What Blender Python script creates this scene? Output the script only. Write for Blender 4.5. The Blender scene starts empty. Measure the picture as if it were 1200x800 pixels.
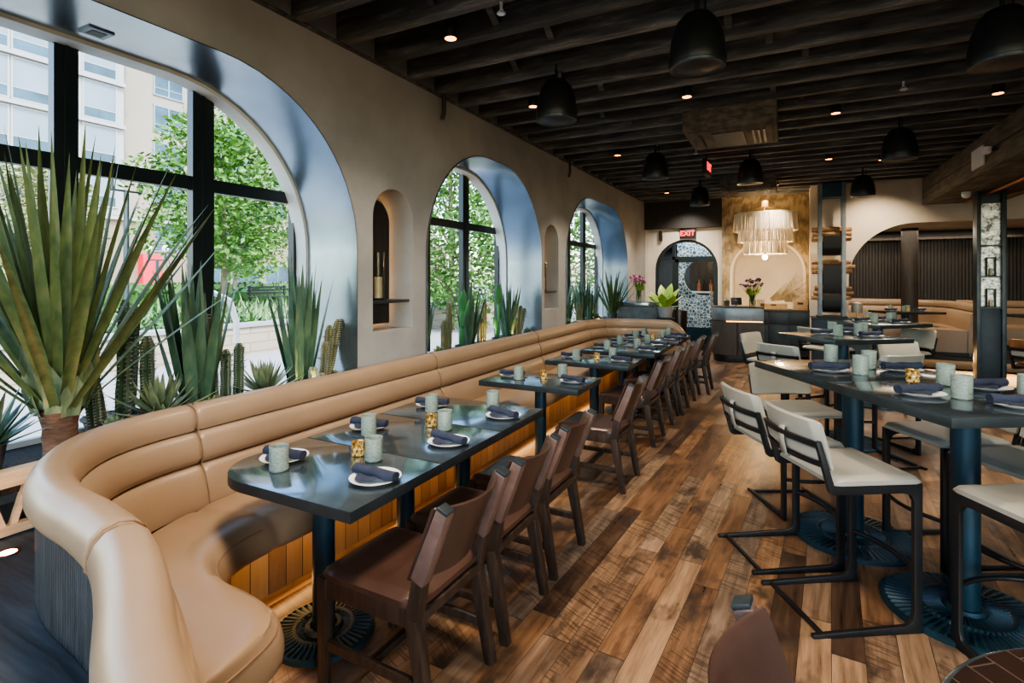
import bpy, bmesh, math, random
from mathutils import Vector, Matrix
R = random.Random(7)
PI = math.pi
scn = bpy.context.scene
COL = scn.collection
TH = math.atan2(324, 623.)
CT, ST = math.cos(TH), math.sin(TH)
def LD(lat, d): return (CT*lat - ST*d, ST*lat + CT*d)

# ------------------------------------------------------------------ materials
def newmat(name):
    m = bpy.data.materials.new(name); m.use_nodes = True
    nt = m.node_tree; nt.nodes.clear()
    out = nt.nodes.new('ShaderNodeOutputMaterial')
    b = nt.nodes.new('ShaderNodeBsdfPrincipled')
    nt.links.new(b.outputs[0], out.inputs[0])
    return m, nt, b, out
class NT:
    def __init__(s, nt): s.nt = nt
    def n(s, t, **k):
        n = s.nt.nodes.new(t)
        for a, v in k.items(): setattr(n, a, v)
        return n
    def l(s, a, b): s.nt.links.new(a, b)
    def math(s, op, a, b=None, c=None):
        n = s.n('ShaderNodeMath', operation=op)
        for i, v in enumerate((a, b, c)):
            if v is None: continue
            if hasattr(v, 'links'): s.l(v, n.inputs[i])
            else: n.inputs[i].default_value = v
        return n.outputs[0]
    def coords(s, scale=(1,1,1), rot=(0,0,0), kind='Object'):
        tc = s.n('ShaderNodeTexCoord'); mp = s.n('ShaderNodeMapping')
        mp.inputs['Scale'].default_value = scale; mp.inputs['Rotation'].default_value = rot
        s.l(tc.outputs[kind], mp.inputs[0]); return mp.outputs[0]
    def noise(s, vec, scale=5, detail=4, rough=.55):
        n = s.n('ShaderNodeTexNoise'); n.inputs['Scale'].default_value = scale
        n.inputs['Detail'].default_value = detail; n.inputs['Roughness'].default_value = rough
        if vec is not None: s.l(vec, n.inputs['Vector'])
        return n.outputs['Fac']
    def ramp(s, fac, stops, interp='LINEAR'):
        n = s.n('ShaderNodeValToRGB'); cr = n.color_ramp; cr.interpolation = interp
        while len(cr.elements) < len(stops): cr.elements.new(.5)
        for e, (p, c) in zip(cr.elements, stops): e.position = p; e.color = (*c[:3], 1)
        s.l(fac, n.inputs[0]); return n.outputs[0]
    def mix(s, fac, a, b, mode='MIX'):
        n = s.n('ShaderNodeMix', data_type='RGBA', blend_type=mode)
        for i, v in ((0, fac), (6, a), (7, b)):
            if hasattr(v, 'links'): s.l(v, n.inputs[i])
            elif i == 0: n.inputs[0].default_value = v
            else: n.inputs[i].default_value = (*v[:3], 1)
        return n.outputs[2]
    def bump(s, h, bsdf, strength=.2, dist=.01):
        n = s.n('ShaderNodeBump'); n.inputs['Strength'].default_value = strength; n.inputs['Distance'].default_value = dist
        s.l(h, n.inputs['Height']); s.l(n.outputs[0], bsdf.inputs['Normal'])
def mat(name, col, rough=.5, metal=0., var=.15, vscale=6, stretch=(1,1,1), bump=0., bscale=40, bdist=.003, spec=.5, coat=0., trans=0., kind='Object', objrand=0.):
    m, nt, b, o = newmat(name); t = NT(nt)
    v = t.coords(stretch, kind=kind)
    f = t.noise(v, vscale)
    lo = tuple(max(0, c*(1-var)) for c in col); hi = tuple(min(1, c*(1+var)) for c in col)
    c = t.ramp(f, [(.3, lo), (.7, hi)])
    if objrand:
        oi = t.n('ShaderNodeObjectInfo')
        k = t.math('MULTIPLY_ADD', oi.outputs['Random'], 2*objrand, 1-objrand)
        hs = t.n('ShaderNodeHueSaturation'); t.l(k, hs.inputs['Value']); t.l(c, hs.inputs['Color']); c = hs.outputs[0]
    t.l(c, b.inputs['Base Color'])
    b.inputs['Roughness'].default_value = rough; b.inputs['Metallic'].default_value = metal
    b.inputs['Specular IOR Level'].default_value = spec; b.inputs['Coat Weight'].default_value = coat
    b.inputs['Transmission Weight'].default_value = trans
    if bump: t.bump(t.noise(v, bscale, 3), b, bump, bdist)
    return m
def emat(name, col, strength):
    m, nt, b, o = newmat(name)
    b.inputs['Base Color'].default_value = (*col, 1); b.inputs['Emission Color'].default_value = (*col, 1)
    b.inputs['Emission Strength'].default_value = strength
    return m
def thinglass(name, tint=(1,1,1), k=.5, clear=.0):
    m = bpy.data.materials.new(name); m.use_nodes = True; nt = m.node_tree; nt.nodes.clear(); t = NT(nt)
    o = t.n('ShaderNodeOutputMaterial'); tr = t.n('ShaderNodeBsdfTransparent'); g = t.n('ShaderNodeBsdfGlossy')
    tr.inputs[0].default_value = (*tint, 1); g.inputs['Roughness'].default_value = .02
    lw = t.n('ShaderNodeLayerWeight'); lw.inputs[0].default_value = .2
    f = t.math('MULTIPLY', lw.outputs['Fresnel'], k)
    mx = t.n('ShaderNodeMixShader'); t.l(f, mx.inputs[0]); t.l(tr.outputs[0], mx.inputs[1]); t.l(g.outputs[0], mx.inputs[2]); t.l(mx.outputs[0], o.inputs[0])
    return m

m_leather = mat('tan_leather', (.325,.224,.142), .33, var=.07, vscale=2.5, bump=.06, bscale=160, bdist=.001, spec=.45)
m_leather_seam = mat('leather_seam', (.26,.16,.09), .5)
m_fluted = mat('black_fluted_wood', (.03,.033,.036), .45, var=.5, vscale=8, stretch=(6,6,.5))
m_steel = mat('brushed_blue_steel', (.33,.40,.45), .24, .88, var=.18, vscale=1.6, bump=.03, bscale=90)
m_frame = mat('black_window_frame', (.012,.02,.022), .35, var=.2)
m_bronze = mat('dark_bronze_top', (.165,.215,.25), .14, .82, var=.3, vscale=3, stretch=(1,3,1), spec=.8, coat=.3)
m_edge = mat('blackened_steel', (.05,.064,.07), .36, .55, var=.25)
m_pole = mat('blue_black_pole', (.016,.05,.075), .38, .4, var=.15)
m_disc = mat('cast_iron_disc', (.012,.042,.062), .46, .3, var=.2, bump=.2, bscale=200)
m_darkwood = mat('dark_chair_wood', (.036,.024,.018), .42, var=.55, vscale=7, stretch=(5,5,.6), bump=.15, bscale=30)
m_brown = mat('brown_chair_leather', (.06,.033,.025), .3, var=.22, vscale=5, bump=.1, bscale=120, bdist=.001)
m_wrap = mat('worn_leather_wrap', (.15,.095,.078), .4, var=.2, vscale=20, bump=.15, bscale=90, bdist=.001)
m_cream = mat('cream_stool_leather', (.335,.325,.275), .32, var=.07, vscale=4, bump=.08, bscale=120, bdist=.001)
m_hide = mat('russet_hide', (.16,.07,.03), .3, var=.6, vscale=7)
m_stoolmetal = mat('black_stool_frame', (.018,.02,.022), .4, .35, var=.2)
m_plaster = mat('grey_beige_plaster', (.345,.345,.338), .8, var=.16, vscale=1.6, bump=.12, bscale=14, bdist=.006)
m_cream_wall = mat('cream_plaster', (.68,.62,.53), .75, var=.08, vscale=2, bump=.08, bscale=12)
m_white_plaster = mat('white_reveal_plaster', (.72,.74,.72), .7, var=.05)
m_darkpanel = mat('black_brown_paneling', (.03,.024,.02), .5, var=.5, vscale=8, stretch=(8,8,.4))
m_pinewood = mat('pale_planter_wood', (.50,.36,.22), .55, var=.2, vscale=6, stretch=(6,1,6))
m_ledge = mat('dark_stained_ledge', (.05,.058,.066), .42, var=.5, vscale=5, stretch=(.8,9,1))
m_soil = mat('dark_mulch', (.03,.022,.016), .9, var=.6, vscale=40, bump=1, bscale=60, bdist=.02)
m_white = mat('white_glaze', (.80,.80,.80), .18, var=.02)
m_napkin = mat('navy_napkin', (.02,.028,.052), .85, var=.25, vscale=30, bump=.3, bscale=300, bdist=.001)
m_black = mat('matte_black', (.012,.013,.014), .5, var=.2)
m_blackgloss = mat('speaker_black', (.012,.015,.017), .42, var=.2)
m_grille = mat('speaker_grille', (.05,.055,.06), .5, .3, var=.3, vscale=80)
m_umber = mat('umber_fluted_wood', (.10,.078,.06), .5, var=.4, vscale=8, stretch=(8,8,.5))
m_bluecab = mat('blue_black_cabinet', (.022,.034,.045), .45, .1, var=.25)
m_greysteel = mat('lit_grey_steel', (.22,.26,.29), .4, .5, var=.2)
m_greyflute = mat('grey_fluted_wood', (.2,.23,.25), .5, var=.3, vscale=8)
m_copper = mat('copper_pipe', (.45,.17,.08), .4, .8, var=.3)
m_pot = mat('charcoal_pot', (.06,.06,.065), .6, var=.3, vscale=15)
m_brownpot = mat('umber_pot', (.09,.06,.05), .65, var=.3, vscale=15)
m_log = mat('firewood_bark', (.33,.20,.11), .85, var=.5, vscale=14, bump=.6, bscale=30, bdist=.01, objrand=.35)
m_wicker = mat('honey_wicker', (.42,.30,.17), .7, var=.35, vscale=40, stretch=(1,1,6), bump=.6, bscale=80)
m_dry = mat('dried_palm', (.24,.185,.105), .8, var=.35, vscale=12)
m_silver = mat('hammered_silver', (.7,.72,.74), .3, .6, var=.08)
m_brass = mat('brass', (.6,.38,.14), .3, .9)
m_strand = mat('ivory_strands', (.74,.66,.52), .5, var=.08)
m_purple = mat('purple_petals', (.10,.03,.14), .6, var=.5, vscale=30)
m_pink = mat('pink_petals', (.65,.18,.42), .6, var=.4, vscale=30)
m_wax = mat('ivory_wax', (.72,.58,.38), .5, var=.08)
m_red = mat('red_sign_paint', (.6,.02,.04), .4)
m_whitebox = mat('white_plastic', (.75,.76,.76), .4, var=.03)
m_glass = thinglass('window_glass', (.94,.97,.96), .22)
m_clear = thinglass('clear_tumbler', (.9,.92,.9), .9)
e_spot = emat('warm_lamp_face', (1.,.38,.1), 4.)
e_led = emat('warm_led', (1.,.5,.18), 3.)
e_bulb = emat('bulb', (1.,.66,.3), 14.)
e_exit = emat('exit_red', (1.,.02,.03), 1.1)

def leafmat(name, c1, c2, c3=None, rough=.45, trans=.12):
    m, nt, b, o = newmat(name); t = NT(nt)
    v = t.coords((3,3,1)); f = t.noise(v, 7, 3)
    st = [(.3, c1), (.6, c2)] + ([(.75, c3)] if c3 else [])
    t.l(t.ramp(f, st), b.inputs['Base Color']); b.inputs['Roughness'].default_value = rough
    return m
l_yucca = leafmat('olive_yucca_leaf', (.045,.085,.032), (.11,.16,.06), (.17,.18,.08))
l_aloe = leafmat('blue_green_aloe', (.035,.085,.055), (.07,.14,.085), (.15,.17,.08))
l_agave = leafmat('pale_agave', (.10,.16,.10), (.22,.27,.15), (.4,.32,.1))
l_cact = leafmat('cactus_skin', (.025,.055,.035), (.05,.09,.05), (.11,.12,.07))
l_yellow = leafmat('gold_glow_cactus', (.06,.09,.045), (.13,.13,.06), (.42,.28,.1))  # gold tone puts the warm uplight glow into the skin colour
l_succ = leafmat('succulent_green', (.11,.18,.09), (.22,.28,.15))
l_paddle = leafmat('paddle_green', (.02,.13,.055), (.05,.24,.10))
l_banana = leafmat('banana_leaf', (.16,.34,.04), (.34,.48,.08), (.5,.42,.14))
l_tree = leafmat('tree_leaf', (.03,.10,.016), (.10,.22,.032), (.26,.37,.09))
l_tree2 = leafmat('olive_tree_leaf', (.16,.19,.08), (.27,.28,.13), (.36,.32,.19))
l_hedge = leafmat('hedge_leaf', (.03,.10,.02), (.08,.18,.04))
l_bed = leafmat('bed_foliage', (.07,.15,.05), (.18,.24,.10), (.36,.32,.27))
m_spine = mat('pale_spines', (.55,.52,.42), .8)
m_trunk = mat('fibrous_trunk', (.16,.085,.055), .9, var=.5, vscale=14, stretch=(1,1,5), bump=.8, bscale=40, bdist=.01)
m_bark = mat('grey_bark', (.18,.14,.1), .9, var=.3)

def ribbed_cup():
    m, nt, b, o = newmat('celadon_glass'); t = NT(nt)
    v = t.coords(); sp = t.n('ShaderNodeSeparateXYZ'); t.l(v, sp.inputs[0])
    w = t.math('SINE', t.math('MULTIPLY', sp.outputs[2], 900)); n = t.noise(t.coords((1,1,14)), 60, 2)
    h = t.math('ADD', t.math('MULTIPLY', w, .3), n)
    t.l(t.ramp(n, [(.35, (.19,.26,.22)), (.65, (.46,.52,.43))]), b.inputs['Base Color'])
    b.inputs['Roughness'].default_value = .22; b.inputs['Transmission Weight'].default_value = .12; b.inputs['IOR'].default_value = 1.4
    t.bump(h, b, .35, .003); return m
m_cup = ribbed_cup()
def mosaic_gold():
    m, nt, b, o = newmat('gold_mosaic_glass'); t = NT(nt)
    vo = t.n('ShaderNodeTexVoronoi'); vo.inputs['Scale'].default_value = 95; t.l(t.coords(), vo.inputs['Vector'])
    s2 = t.n('ShaderNodeSeparateColor'); t.l(vo.outputs['Color'], s2.inputs[0])
    c = t.ramp(s2.outputs[0], [(0, (.07,.03,.008)), (.35, (.30,.15,.025)), (.7, (.55,.32,.06)), (1, (.75,.6,.3))])
    t.l(c, b.inputs['Base Color']); b.inputs['Roughness'].default_value = .18; b.inputs['Metallic'].default_value = .45
    t.l(c, b.inputs['Emission Color']); b.inputs['Emission Strength'].default_value = .15
    t.bump(vo.outputs['Distance'], b, .6, .004); return m
m_votive = mosaic_gold()
def mosaic_tile():
    m, nt, b, o = newmat('blue_white_mosaic'); t = NT(nt)
    v = t.coords((1,1,1))
    vo = t.n('ShaderNodeTexVoronoi', feature='DISTANCE_TO_EDGE'); vo.inputs['Scale'].default_value = 13; t.l(v, vo.inputs['Vector'])
    v2 = t.n('ShaderNodeTexVoronoi'); v2.inputs['Scale'].default_value = 13; t.l(v, v2.inputs['Vector'])
    s2 = t.n('ShaderNodeSeparateColor'); t.l(v2.outputs['Color'], s2.inputs[0])
    tile = t.ramp(s2.outputs[0], [(0, (.03,.05,.085)), (.5, (.10,.17,.26)), (1, (.24,.32,.4))])
    e = t.math('LESS_THAN', vo.outputs['Distance'], .075)
    t.l(t.mix(e, tile, (.75,.76,.74)), b.inputs['Base Color']); b.inputs['Roughness'].default_value = .3; return m
m_mosaic = mosaic_tile()
def floor_mat():
    m, nt, b, o = newmat('reclaimed_plank_floor'); t = NT(nt)
    v = t.coords(rot=(0,0,math.radians(3.5))); sp = t.n('ShaderNodeSeparateXYZ'); t.l(v, sp.inputs[0])
    X, Y = sp.outputs[0], sp.outputs[1]
    xw = t.math('DIVIDE', X, .125); i = t.math('FLOOR', xw); fx = t.math('FRACT', xw)
    wn = t.n('ShaderNodeTexWhiteNoise', noise_dimensions='1D'); t.l(i, wn.inputs['W'])
    yy = t.math('DIVIDE', t.math('ADD', Y, t.math('MULTIPLY', wn.outputs['Value'], 7.)), 1.35); j = t.math('FLOOR', yy); fy = t.math('FRACT', yy)
    cb = t.n('ShaderNodeCombineXYZ'); t.l(i, cb.inputs[0]); t.l(j, cb.inputs[1])
    w2 = t.n('ShaderNodeTexWhiteNoise', noise_dimensions='2D'); t.l(cb.outputs[0], w2.inputs['Vector'])
    s2 = t.n('ShaderNodeSeparateColor'); t.l(w2.outputs['Color'], s2.inputs[0])
    r1, r2 = s2.outputs[0], s2.outputs[1]
    base = t.ramp(r1, [(0, (.065,.04,.027)), (.25, (.135,.078,.045)), (.45, (.2,.112,.06)), (.62, (.165,.125,.095)), (.8, (.27,.155,.08)), (1, (.25,.185,.13))])
    c1 = t.n('ShaderNodeCombineXYZ'); t.l(t.math('MULTIPLY', X, 30), c1.inputs[0]); t.l(t.math('MULTIPLY', Y, 2.2), c1.inputs[1]); t.l(t.math('MULTIPLY', r2, 40), c1.inputs[2])
    g = t.noise(c1.outputs[0], 1., 5, .6)
    col = t.mix(1, base, t.ramp(g, [(.28, (.4,.37,.35)), (.72, (1.45,1.42,1.36))]), 'MULTIPLY')
    # cross saw marks
    c2 = t.n('ShaderNodeCombineXYZ'); t.l(t.math('MULTIPLY', X, 5), c2.inputs[0]); t.l(t.math('MULTIPLY', t.math('ADD', Y, t.math('MULTIPLY', X, t.math('SUBTRACT', r2, .3))), 75), c2.inputs[1]); t.l(t.math('MULTIPLY', r1, 60), c2.inputs[2])
    sw = t.noise(c2.outputs[0], 1., 2)
    sm = t.math('MULTIPLY', t.math('GREATER_THAN', r2, .5), t.math('GREATER_THAN', sw, .53))
    pat = t.noise(v, 2.6, 3); sm = t.math('MULTIPLY', sm, t.math('MULTIPLY', t.math('GREATER_THAN', pat, .47), .6))
    col = t.mix(sm, col, t.mix(1, col, (.28,.25,.24), 'MULTIPLY'))
    # dark stains
    c3 = t.n('ShaderNodeCombineXYZ'); t.l(t.math('MULTIPLY', X, 5), c3.inputs[0]); t.l(t.math('MULTIPLY', Y, 2.4), c3.inputs[1]); t.l(t.math('MULTIPLY', r1, 30), c3.inputs[2])
    st = t.noise(c3.outputs[0], 1., 4, .65)
    col = t.mix(t.ramp(st, [(.50, (0,0,0)), (.66, (.88,.88,.88))]), col, (.035,.024,.02))
    gap = t.math('MAXIMUM', t.math('LESS_THAN', fx, .018), t.math('LESS_THAN', fy, .003))
    col = t.mix(gap, col, (.012,.009,.007))
    t.l(col, b.inputs['Base Color'])
    t.l(t.math('MULTIPLY_ADD', g, .25, .2), b.inputs['Roughness'])
    t.bump(t.math('SUBTRACT', t.math('MULTIPLY', g, .4), gap), b, .35, .004)
    return m
m_floor = floor_mat()
def plinth_mat():
    m, nt, b, o = newmat('plinth_boards'); t = NT(nt)
    v = t.coords(); sp = t.n('ShaderNodeSeparateXYZ'); t.l(v, sp.inputs[0])
    q = t.math('DIVIDE', t.math('ADD', sp.outputs[1], t.math('MULTIPLY', sp.outputs[0], .6)), .105); f = t.math('FRACT', q); i = t.math('FLOOR', q)
    wn = t.n('ShaderNodeTexWhiteNoise', noise_dimensions='1D'); t.l(i, wn.inputs['W'])
    g = t.noise(t.coords((10,10,1.5)), 4, 4)
    c = t.ramp(t.math('MULTIPLY_ADD', wn.outputs['Value'], .6, t.math('MULTIPLY', g, .4)), [(.1, (.17,.10,.055)), (.9, (.40,.27,.15))])
    c = t.mix(t.math('LESS_THAN', f, .05), c, (.03,.02,.012)); t.l(c, b.inputs['Base Color']); b.inputs['Roughness'].default_value = .55
    return m
m_plinth = plinth_mat()
def joist_mat():
    m, nt, b, o = newmat('charred_joist'); t = NT(nt)
    oi = t.n('ShaderNodeObjectInfo'); v = t.coords((.9,7,7))
    ad = t.n('ShaderNodeVectorMath', operation='ADD'); t.l(v, ad.inputs[0])
    cb = t.n('ShaderNodeCombineXYZ'); t.l(t.math('MULTIPLY', oi.outputs['Random'], 50), cb.inputs[0]); t.l(cb.outputs[0], ad.inputs[1])
    f = t.noise(ad.outputs[0], 2.2, 6, .65)
    c = t.ramp(f, [(.3, (.04,.042,.042)), (.55, (.125,.128,.122)), (.75, (.36,.36,.335))])
    hs = t.n('ShaderNodeHueSaturation'); t.l(t.math('MULTIPLY_ADD', oi.outputs['Random'], .7, .65), hs.inputs['Value']); t.l(c, hs.inputs['Color'])
    t.l(hs.outputs[0], b.inputs['Base Color']); b.inputs['Roughness'].default_value = .65
    t.bump(f, b, .5, .01); return m
m_joist = joist_mat()
m_oldwood = mat('weathered_grey_cladding', (.115,.095,.072), .7, var=.6, vscale=3, stretch=(3,.8,6), bump=.3, bscale=20, bdist=.006)
def gold_wall():
    m, nt, b, o = newmat('palm_textured_gold_wall'); t = NT(nt)
    w = t.n('ShaderNodeTexWave', wave_type='RINGS', rings_direction='SPHERICAL'); w.inputs['Scale'].default_value = 3.5; w.inputs['Distortion'].default_value = 6; w.inputs['Detail'].default_value = 3
    t.l(t.coords((2,2,1.3)), w.inputs['Vector']); n = t.noise(t.coords((6,6,1.5)), 4, 4)
    f = t.math('ADD', t.math('MULTIPLY', w.outputs['Fac'], .4), t.math('MULTIPLY', n, .6))
    t.l(t.ramp(f, [(.25, (.2,.15,.085)), (.7, (.46,.36,.21))]), b.inputs['Base Color']); b.inputs['Roughness'].default_value = .55
    t.bump(f, b, .5, .02); return m
m_gold = gold_wall()
def tile_top():
    m, nt, b, o = newmat('dark_tile_tabletop'); t = NT(nt)
    br = t.n('ShaderNodeTexBrick'); br.inputs['Scale'].default_value = 3.6; br.inputs['Mortar Size'].default_value = .008
    br.inputs['Color1'].default_value = (.012,.008,.007,1); br.inputs['Color2'].default_value = (.024,.013,.01,1); br.inputs['Mortar'].default_value = (.1,.075,.06,1)
    t.l(t.coords((1,1,1), rot=(0,0,.9)), br.inputs['Vector'])
    n = t.noise(t.coords(), 9); t.l(t.mix(.45, br.outputs['Color'], t.ramp(n, [(.3, (.008,.006,.005)), (.7, (.04,.02,.015))])), b.inputs['Base Color'])
    b.inputs['Roughness'].default_value = .22; return m
m_tile = tile_top()
def antique():
    m, nt, b, o = newmat('antique_mirror'); t = NT(nt)
    n = t.noise(t.coords(), 14, 5, .7)
    t.l(t.ramp(n, [(.38, (.06,.065,.065)), (.5, (.42,.44,.42)), (.65, (.8,.82,.8))]), b.inputs['Base Color'])
    b.inputs['Metallic'].default_value = .55; b.inputs['Roughness'].default_value = .3; return m
m_mirror = antique()
def stone():
    m, nt, b, o = newmat('pale_stone_blocks'); t = NT(nt)
    br = t.n('ShaderNodeTexBrick'); br.inputs['Scale'].default_value = 1.; br.inputs['Brick Width'].default_value = .9; br.inputs['Row Height'].default_value = .2; br.inputs['Mortar Size'].default_value = .015
    br.inputs['Color1'].default_value = (.42,.36,.27,1); br.inputs['Color2'].default_value = (.34,.29,.22,1); br.inputs['Mortar'].default_value = (.24,.2,.16,1)
    tc = t.n('ShaderNodeTexCoord'); sp = t.n('ShaderNodeSeparateXYZ'); t.l(tc.outputs['Object'], sp.inputs[0])
    cb = t.n('ShaderNodeCombineXYZ'); t.l(sp.outputs[1], cb.inputs[0]); t.l(sp.outputs[2], cb.inputs[1]); t.l(cb.outputs[0], br.inputs['Vector'])
    t.l(br.outputs[0], b.inputs['Base Color']); b.inputs['Roughness'].default_value = .8; return m
m_stone = stone()
m_pave = mat('pale_pavement', (.30,.295,.29), .8, var=.08, vscale=.5)
m_bldg = mat('pale_stone_facade', (.26,.225,.18), .8, var=.05, vscale=.2)
m_bldg2 = mat('buff_facade', (.22,.165,.115), .8, var=.06, vscale=.2)
m_trimw = mat('white_facade_trim', (.30,.31,.315), .6, var=.03)
m_pane = mat('blue_grey_panes', (.03,.07,.10), .2, 0, var=.5, vscale=.35)
m_blind = mat('pane_blinds', (.16,.205,.245), .3, .1, var=.15, vscale=.3)

# ------------------------------------------------------------------ mesh helper
class MB:
    def __init__(s): s.v = []; s.f = []
    def add(s, vs, fs):
        o = len(s.v); s.v += [tuple(p) for p in vs]; s.f += [tuple(i+o for i in f) for f in fs]; return s
    def box(s, c, d, rot=None):
        x, y, z = (k/2 for k in d)
        vs = [Vector((a*x, b*y, e*z)) for a in (-1,1) for b in (-1,1) for e in (-1,1)]
        if rot is not None: vs = [rot @ p for p in vs]
        c = Vector(c)
        return s.add([p+c for p in vs], [(0,1,3,2),(4,6,7,5),(0,4,5,1),(2,3,7,6),(0,2,6,4),(1,5,7,3)])
    def b2(s, lo, hi): return s.box([(a+b)/2 for a, b in zip(lo, hi)], [b-a for a, b in zip(lo, hi)])
    def bar(s, p0, p1, w, h, up=(0,0,1), w1=None, h1=None):
        p0, p1 = Vector(p0), Vector(p1); d = (p1-p0).normalized(); u = Vector(up)
        sd = d.cross(u)
        if sd.length < 1e-4: sd = d.cross(Vector((1,0,0)))
        sd.normalize(); u = sd.cross(d).normalized(); vs = []
        for p, ww, hh in ((p0, w, h), (p1, w1 or w, h1 or h)):
            for a, b in ((-1,-1),(1,-1),(1,1),(-1,1)): vs.append(p + sd*a*ww/2 + u*b*hh/2)
        return s.add(vs, [(3,2,1,0),(4,5,6,7),(0,1,5,4),(1,2,6,5),(2,3,7,6),(3,0,4,7)])
    def tube(s, pts, r, n=8, caps=True, ribs=0, ribd=0.):
        pts = [Vector(p) for p in pts]; m = len(pts); rs = r if isinstance(r, (list, tuple)) else [r]*m
        d0 = (pts[1]-pts[0]).normalized(); ref = Vector((0,0,1)) if abs(d0.z) < .9 else Vector((1,0,0))
        vs = []; u = d0.cross(ref).normalized()
        for i, p in enumerate(pts):
            d = (pts[min(i+1, m-1)]-pts[max(i-1, 0)]).normalized()
            u = (u - d*u.dot(d)).normalized(); w = d.cross(u)
            for k in range(n):
                a = 2*PI*k/n; rr = rs[i]*(1+ribd*math.cos(ribs*a)) if ribs else rs[i]
                vs.append(p + (u*math.cos(a)+w*math.sin(a))*rr)
        fs = [(i*n+k, i*n+(k+1)%n, (i+1)*n+(k+1)%n, (i+1)*n+k) for i in range(m-1) for k in range(n)]
        if caps: fs += [tuple(range(n))[::-1], tuple((m-1)*n+k for k in range(n))]
        return s.add(vs, fs)
    def cyl(s, p0, p1, r, n=16, r1=None): return s.tube([p0, p1], [r, r1 if r1 is not None else r], n)
    def lathe(s, prof, c=(0,0,0), n=24, mod=None):
        vs = []
        for r, z in prof:
            for k in range(n):
                a = 2*PI*k/n; rr = r*(mod(a, z) if mod else 1)
                vs.append((c[0]+rr*math.cos(a), c[1]+rr*math.sin(a), c[2]+z))
        m = len(prof)
        fs = [(i*n+k, i*n+(k+1)%n, (i+1)*n+(k+1)%n, (i+1)*n+k) for i in range(m-1) for k in range(n)]
        if prof[0][0] > 1e-5: fs.append(tuple(range(n))[::-1])
        if prof[-1][0] > 1e-5: fs.append(tuple((m-1)*n+k for k in range(n)))
        return s.add(vs, fs)
    def prism(s, poly, z0, z1):
        n = len(poly)
        vs = [(x, y, z0) for x, y in poly]+[(x, y, z1) for x, y in poly]
        return s.add(vs, [tuple(range(n))[::-1], tuple(range(n, 2*n))]+[(i, (i+1)%n, n+(i+1)%n, n+i) for i in range(n)])
    def grid(s, rows, closed=False, caps=False):
        m, n = len(rows), len(rows[0]); vs = [p for r in rows for p in r]
        fs = [(i*n+k, i*n+(k+1)%n, (i+1)*n+(k+1)%n, (i+1)*n+k) for i in range(m-1) for k in range(n if closed else n-1)]
        if caps: fs += [tuple(range(n))[::-1], tuple((m-1)*n+k for k in range(n))]
        return s.add(vs, fs)
    def sphere(s, c, r, n=10, m=7, sc=(1,1,1)):
        vs = [(c[0], c[1], c[2]-r*sc[2])]
        for i in range(1, m):
            ph = -PI/2+PI*i/m
            for k in range(n): vs.append((c[0]+r*sc[0]*math.cos(ph)*math.cos(2*PI*k/n), c[1]+r*sc[1]*math.cos(ph)*math.sin(2*PI*k/n), c[2]+r*sc[2]*math.sin(ph)))
        vs.append((c[0], c[1], c[2]+r*sc[2])); L = len(vs)-1
        fs = [(0, 1+(k+1)%n, 1+k) for k in range(n)]+[(1+(m-2)*n+k, 1+(m-2)*n+(k+1)%n, L) for k in range(n)]
        fs += [(1+i*n+k, 1+i*n+(k+1)%n, 1+(i+1)*n+(k+1)%n, 1+(i+1)*n+k) for i in range(m-2) for k in range(n)]
        return s.add(vs, fs)
    def blade(s, base, az, el, L, w, droop=.3, n=6, fold=.25, w0=.5, twist=0., peak=.25):
        """a pointed, folded strap leaf; el in radians above the horizontal, droop bends it outward"""
        p = Vector(base); rows = []; e = el
        side = Vector((-math.sin(az+twist), math.cos(az+twist), 0))
        for i in range(n+1):
            u = i/n
            ww = w*((w0+(1-w0)*min(1, u/peak)) if u < peak else max(.02, (1-((u-peak)/(1-peak))**1.6)))
            d = Vector((math.cos(az)*math.cos(e), math.sin(az)*math.cos(e), math.sin(e)))
            nrm = side.cross(d).normalized()
            rows.append([p-side*ww/2+nrm*ww*fold, p-side*ww*.02, p+side*ww/2+nrm*ww*fold])
            p = p+d*L/n; e -= droop/n
        return s.grid(rows)
    def mesh(s, name, smooth=None, bev=0., seg=2, merge=False):
        me = bpy.data.meshes.new(name); me.from_pydata(s.v, [], s.f); me.update()
        bm = bmesh.new(); bm.from_mesh(me)
        if merge: bmesh.ops.remove_doubles(bm, verts=bm.verts, dist=1e-5)
        bmesh.ops.recalc_face_normals(bm, faces=bm.faces)
        if bev:
            es = [e for e in bm.edges if len(e.link_faces) == 2 and e.calc_face_angle(0) > .5]
            bmesh.ops.bevel(bm, geom=es, offset=bev, segments=seg, affect='EDGES', profile=.6, clamp_overlap=True)
        bm.to_mesh(me); bm.free()
        if smooth is not None:
            for p in me.polygons: p.use_smooth = True
            me.set_sharp_from_angle(angle=smooth)
        return me
    def build(s, name, m, parent=None, smooth=None, bev=0., seg=2, **k):
        if bev and smooth is None: smooth = .6
        me = s.mesh(name, smooth, bev, seg); o = bpy.data.objects.new(name, me); COL.objects.link(o)
        me.materials.append(m)
        if parent is not None: o.parent = parent
        return o
def tag(o, label=None, cat=None, group=None, kind=None):
    if label: o['label'] = label
    if cat: o['category'] = cat
    if group: o['group'] = group
    if kind: o['kind'] = kind
    return o
def thing(name, label, cat, loc=(0,0,0), rz=0., group=None):
    o = bpy.data.objects.new(name, None); COL.objects.link(o); o.empty_display_size = .05
    o.location = loc; o.rotation_euler = (0,0,rz); return tag(o, label, cat, group)
def struct(o, label=None):
    o['kind'] = 'structure'
    if label: o['label'] = label
    return o
def sempty(name, label=None):
    o = bpy.data.objects.new(name, None); COL.objects.link(o); o['kind'] = 'structure'
    if label: o['label'] = label
    return o
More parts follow.
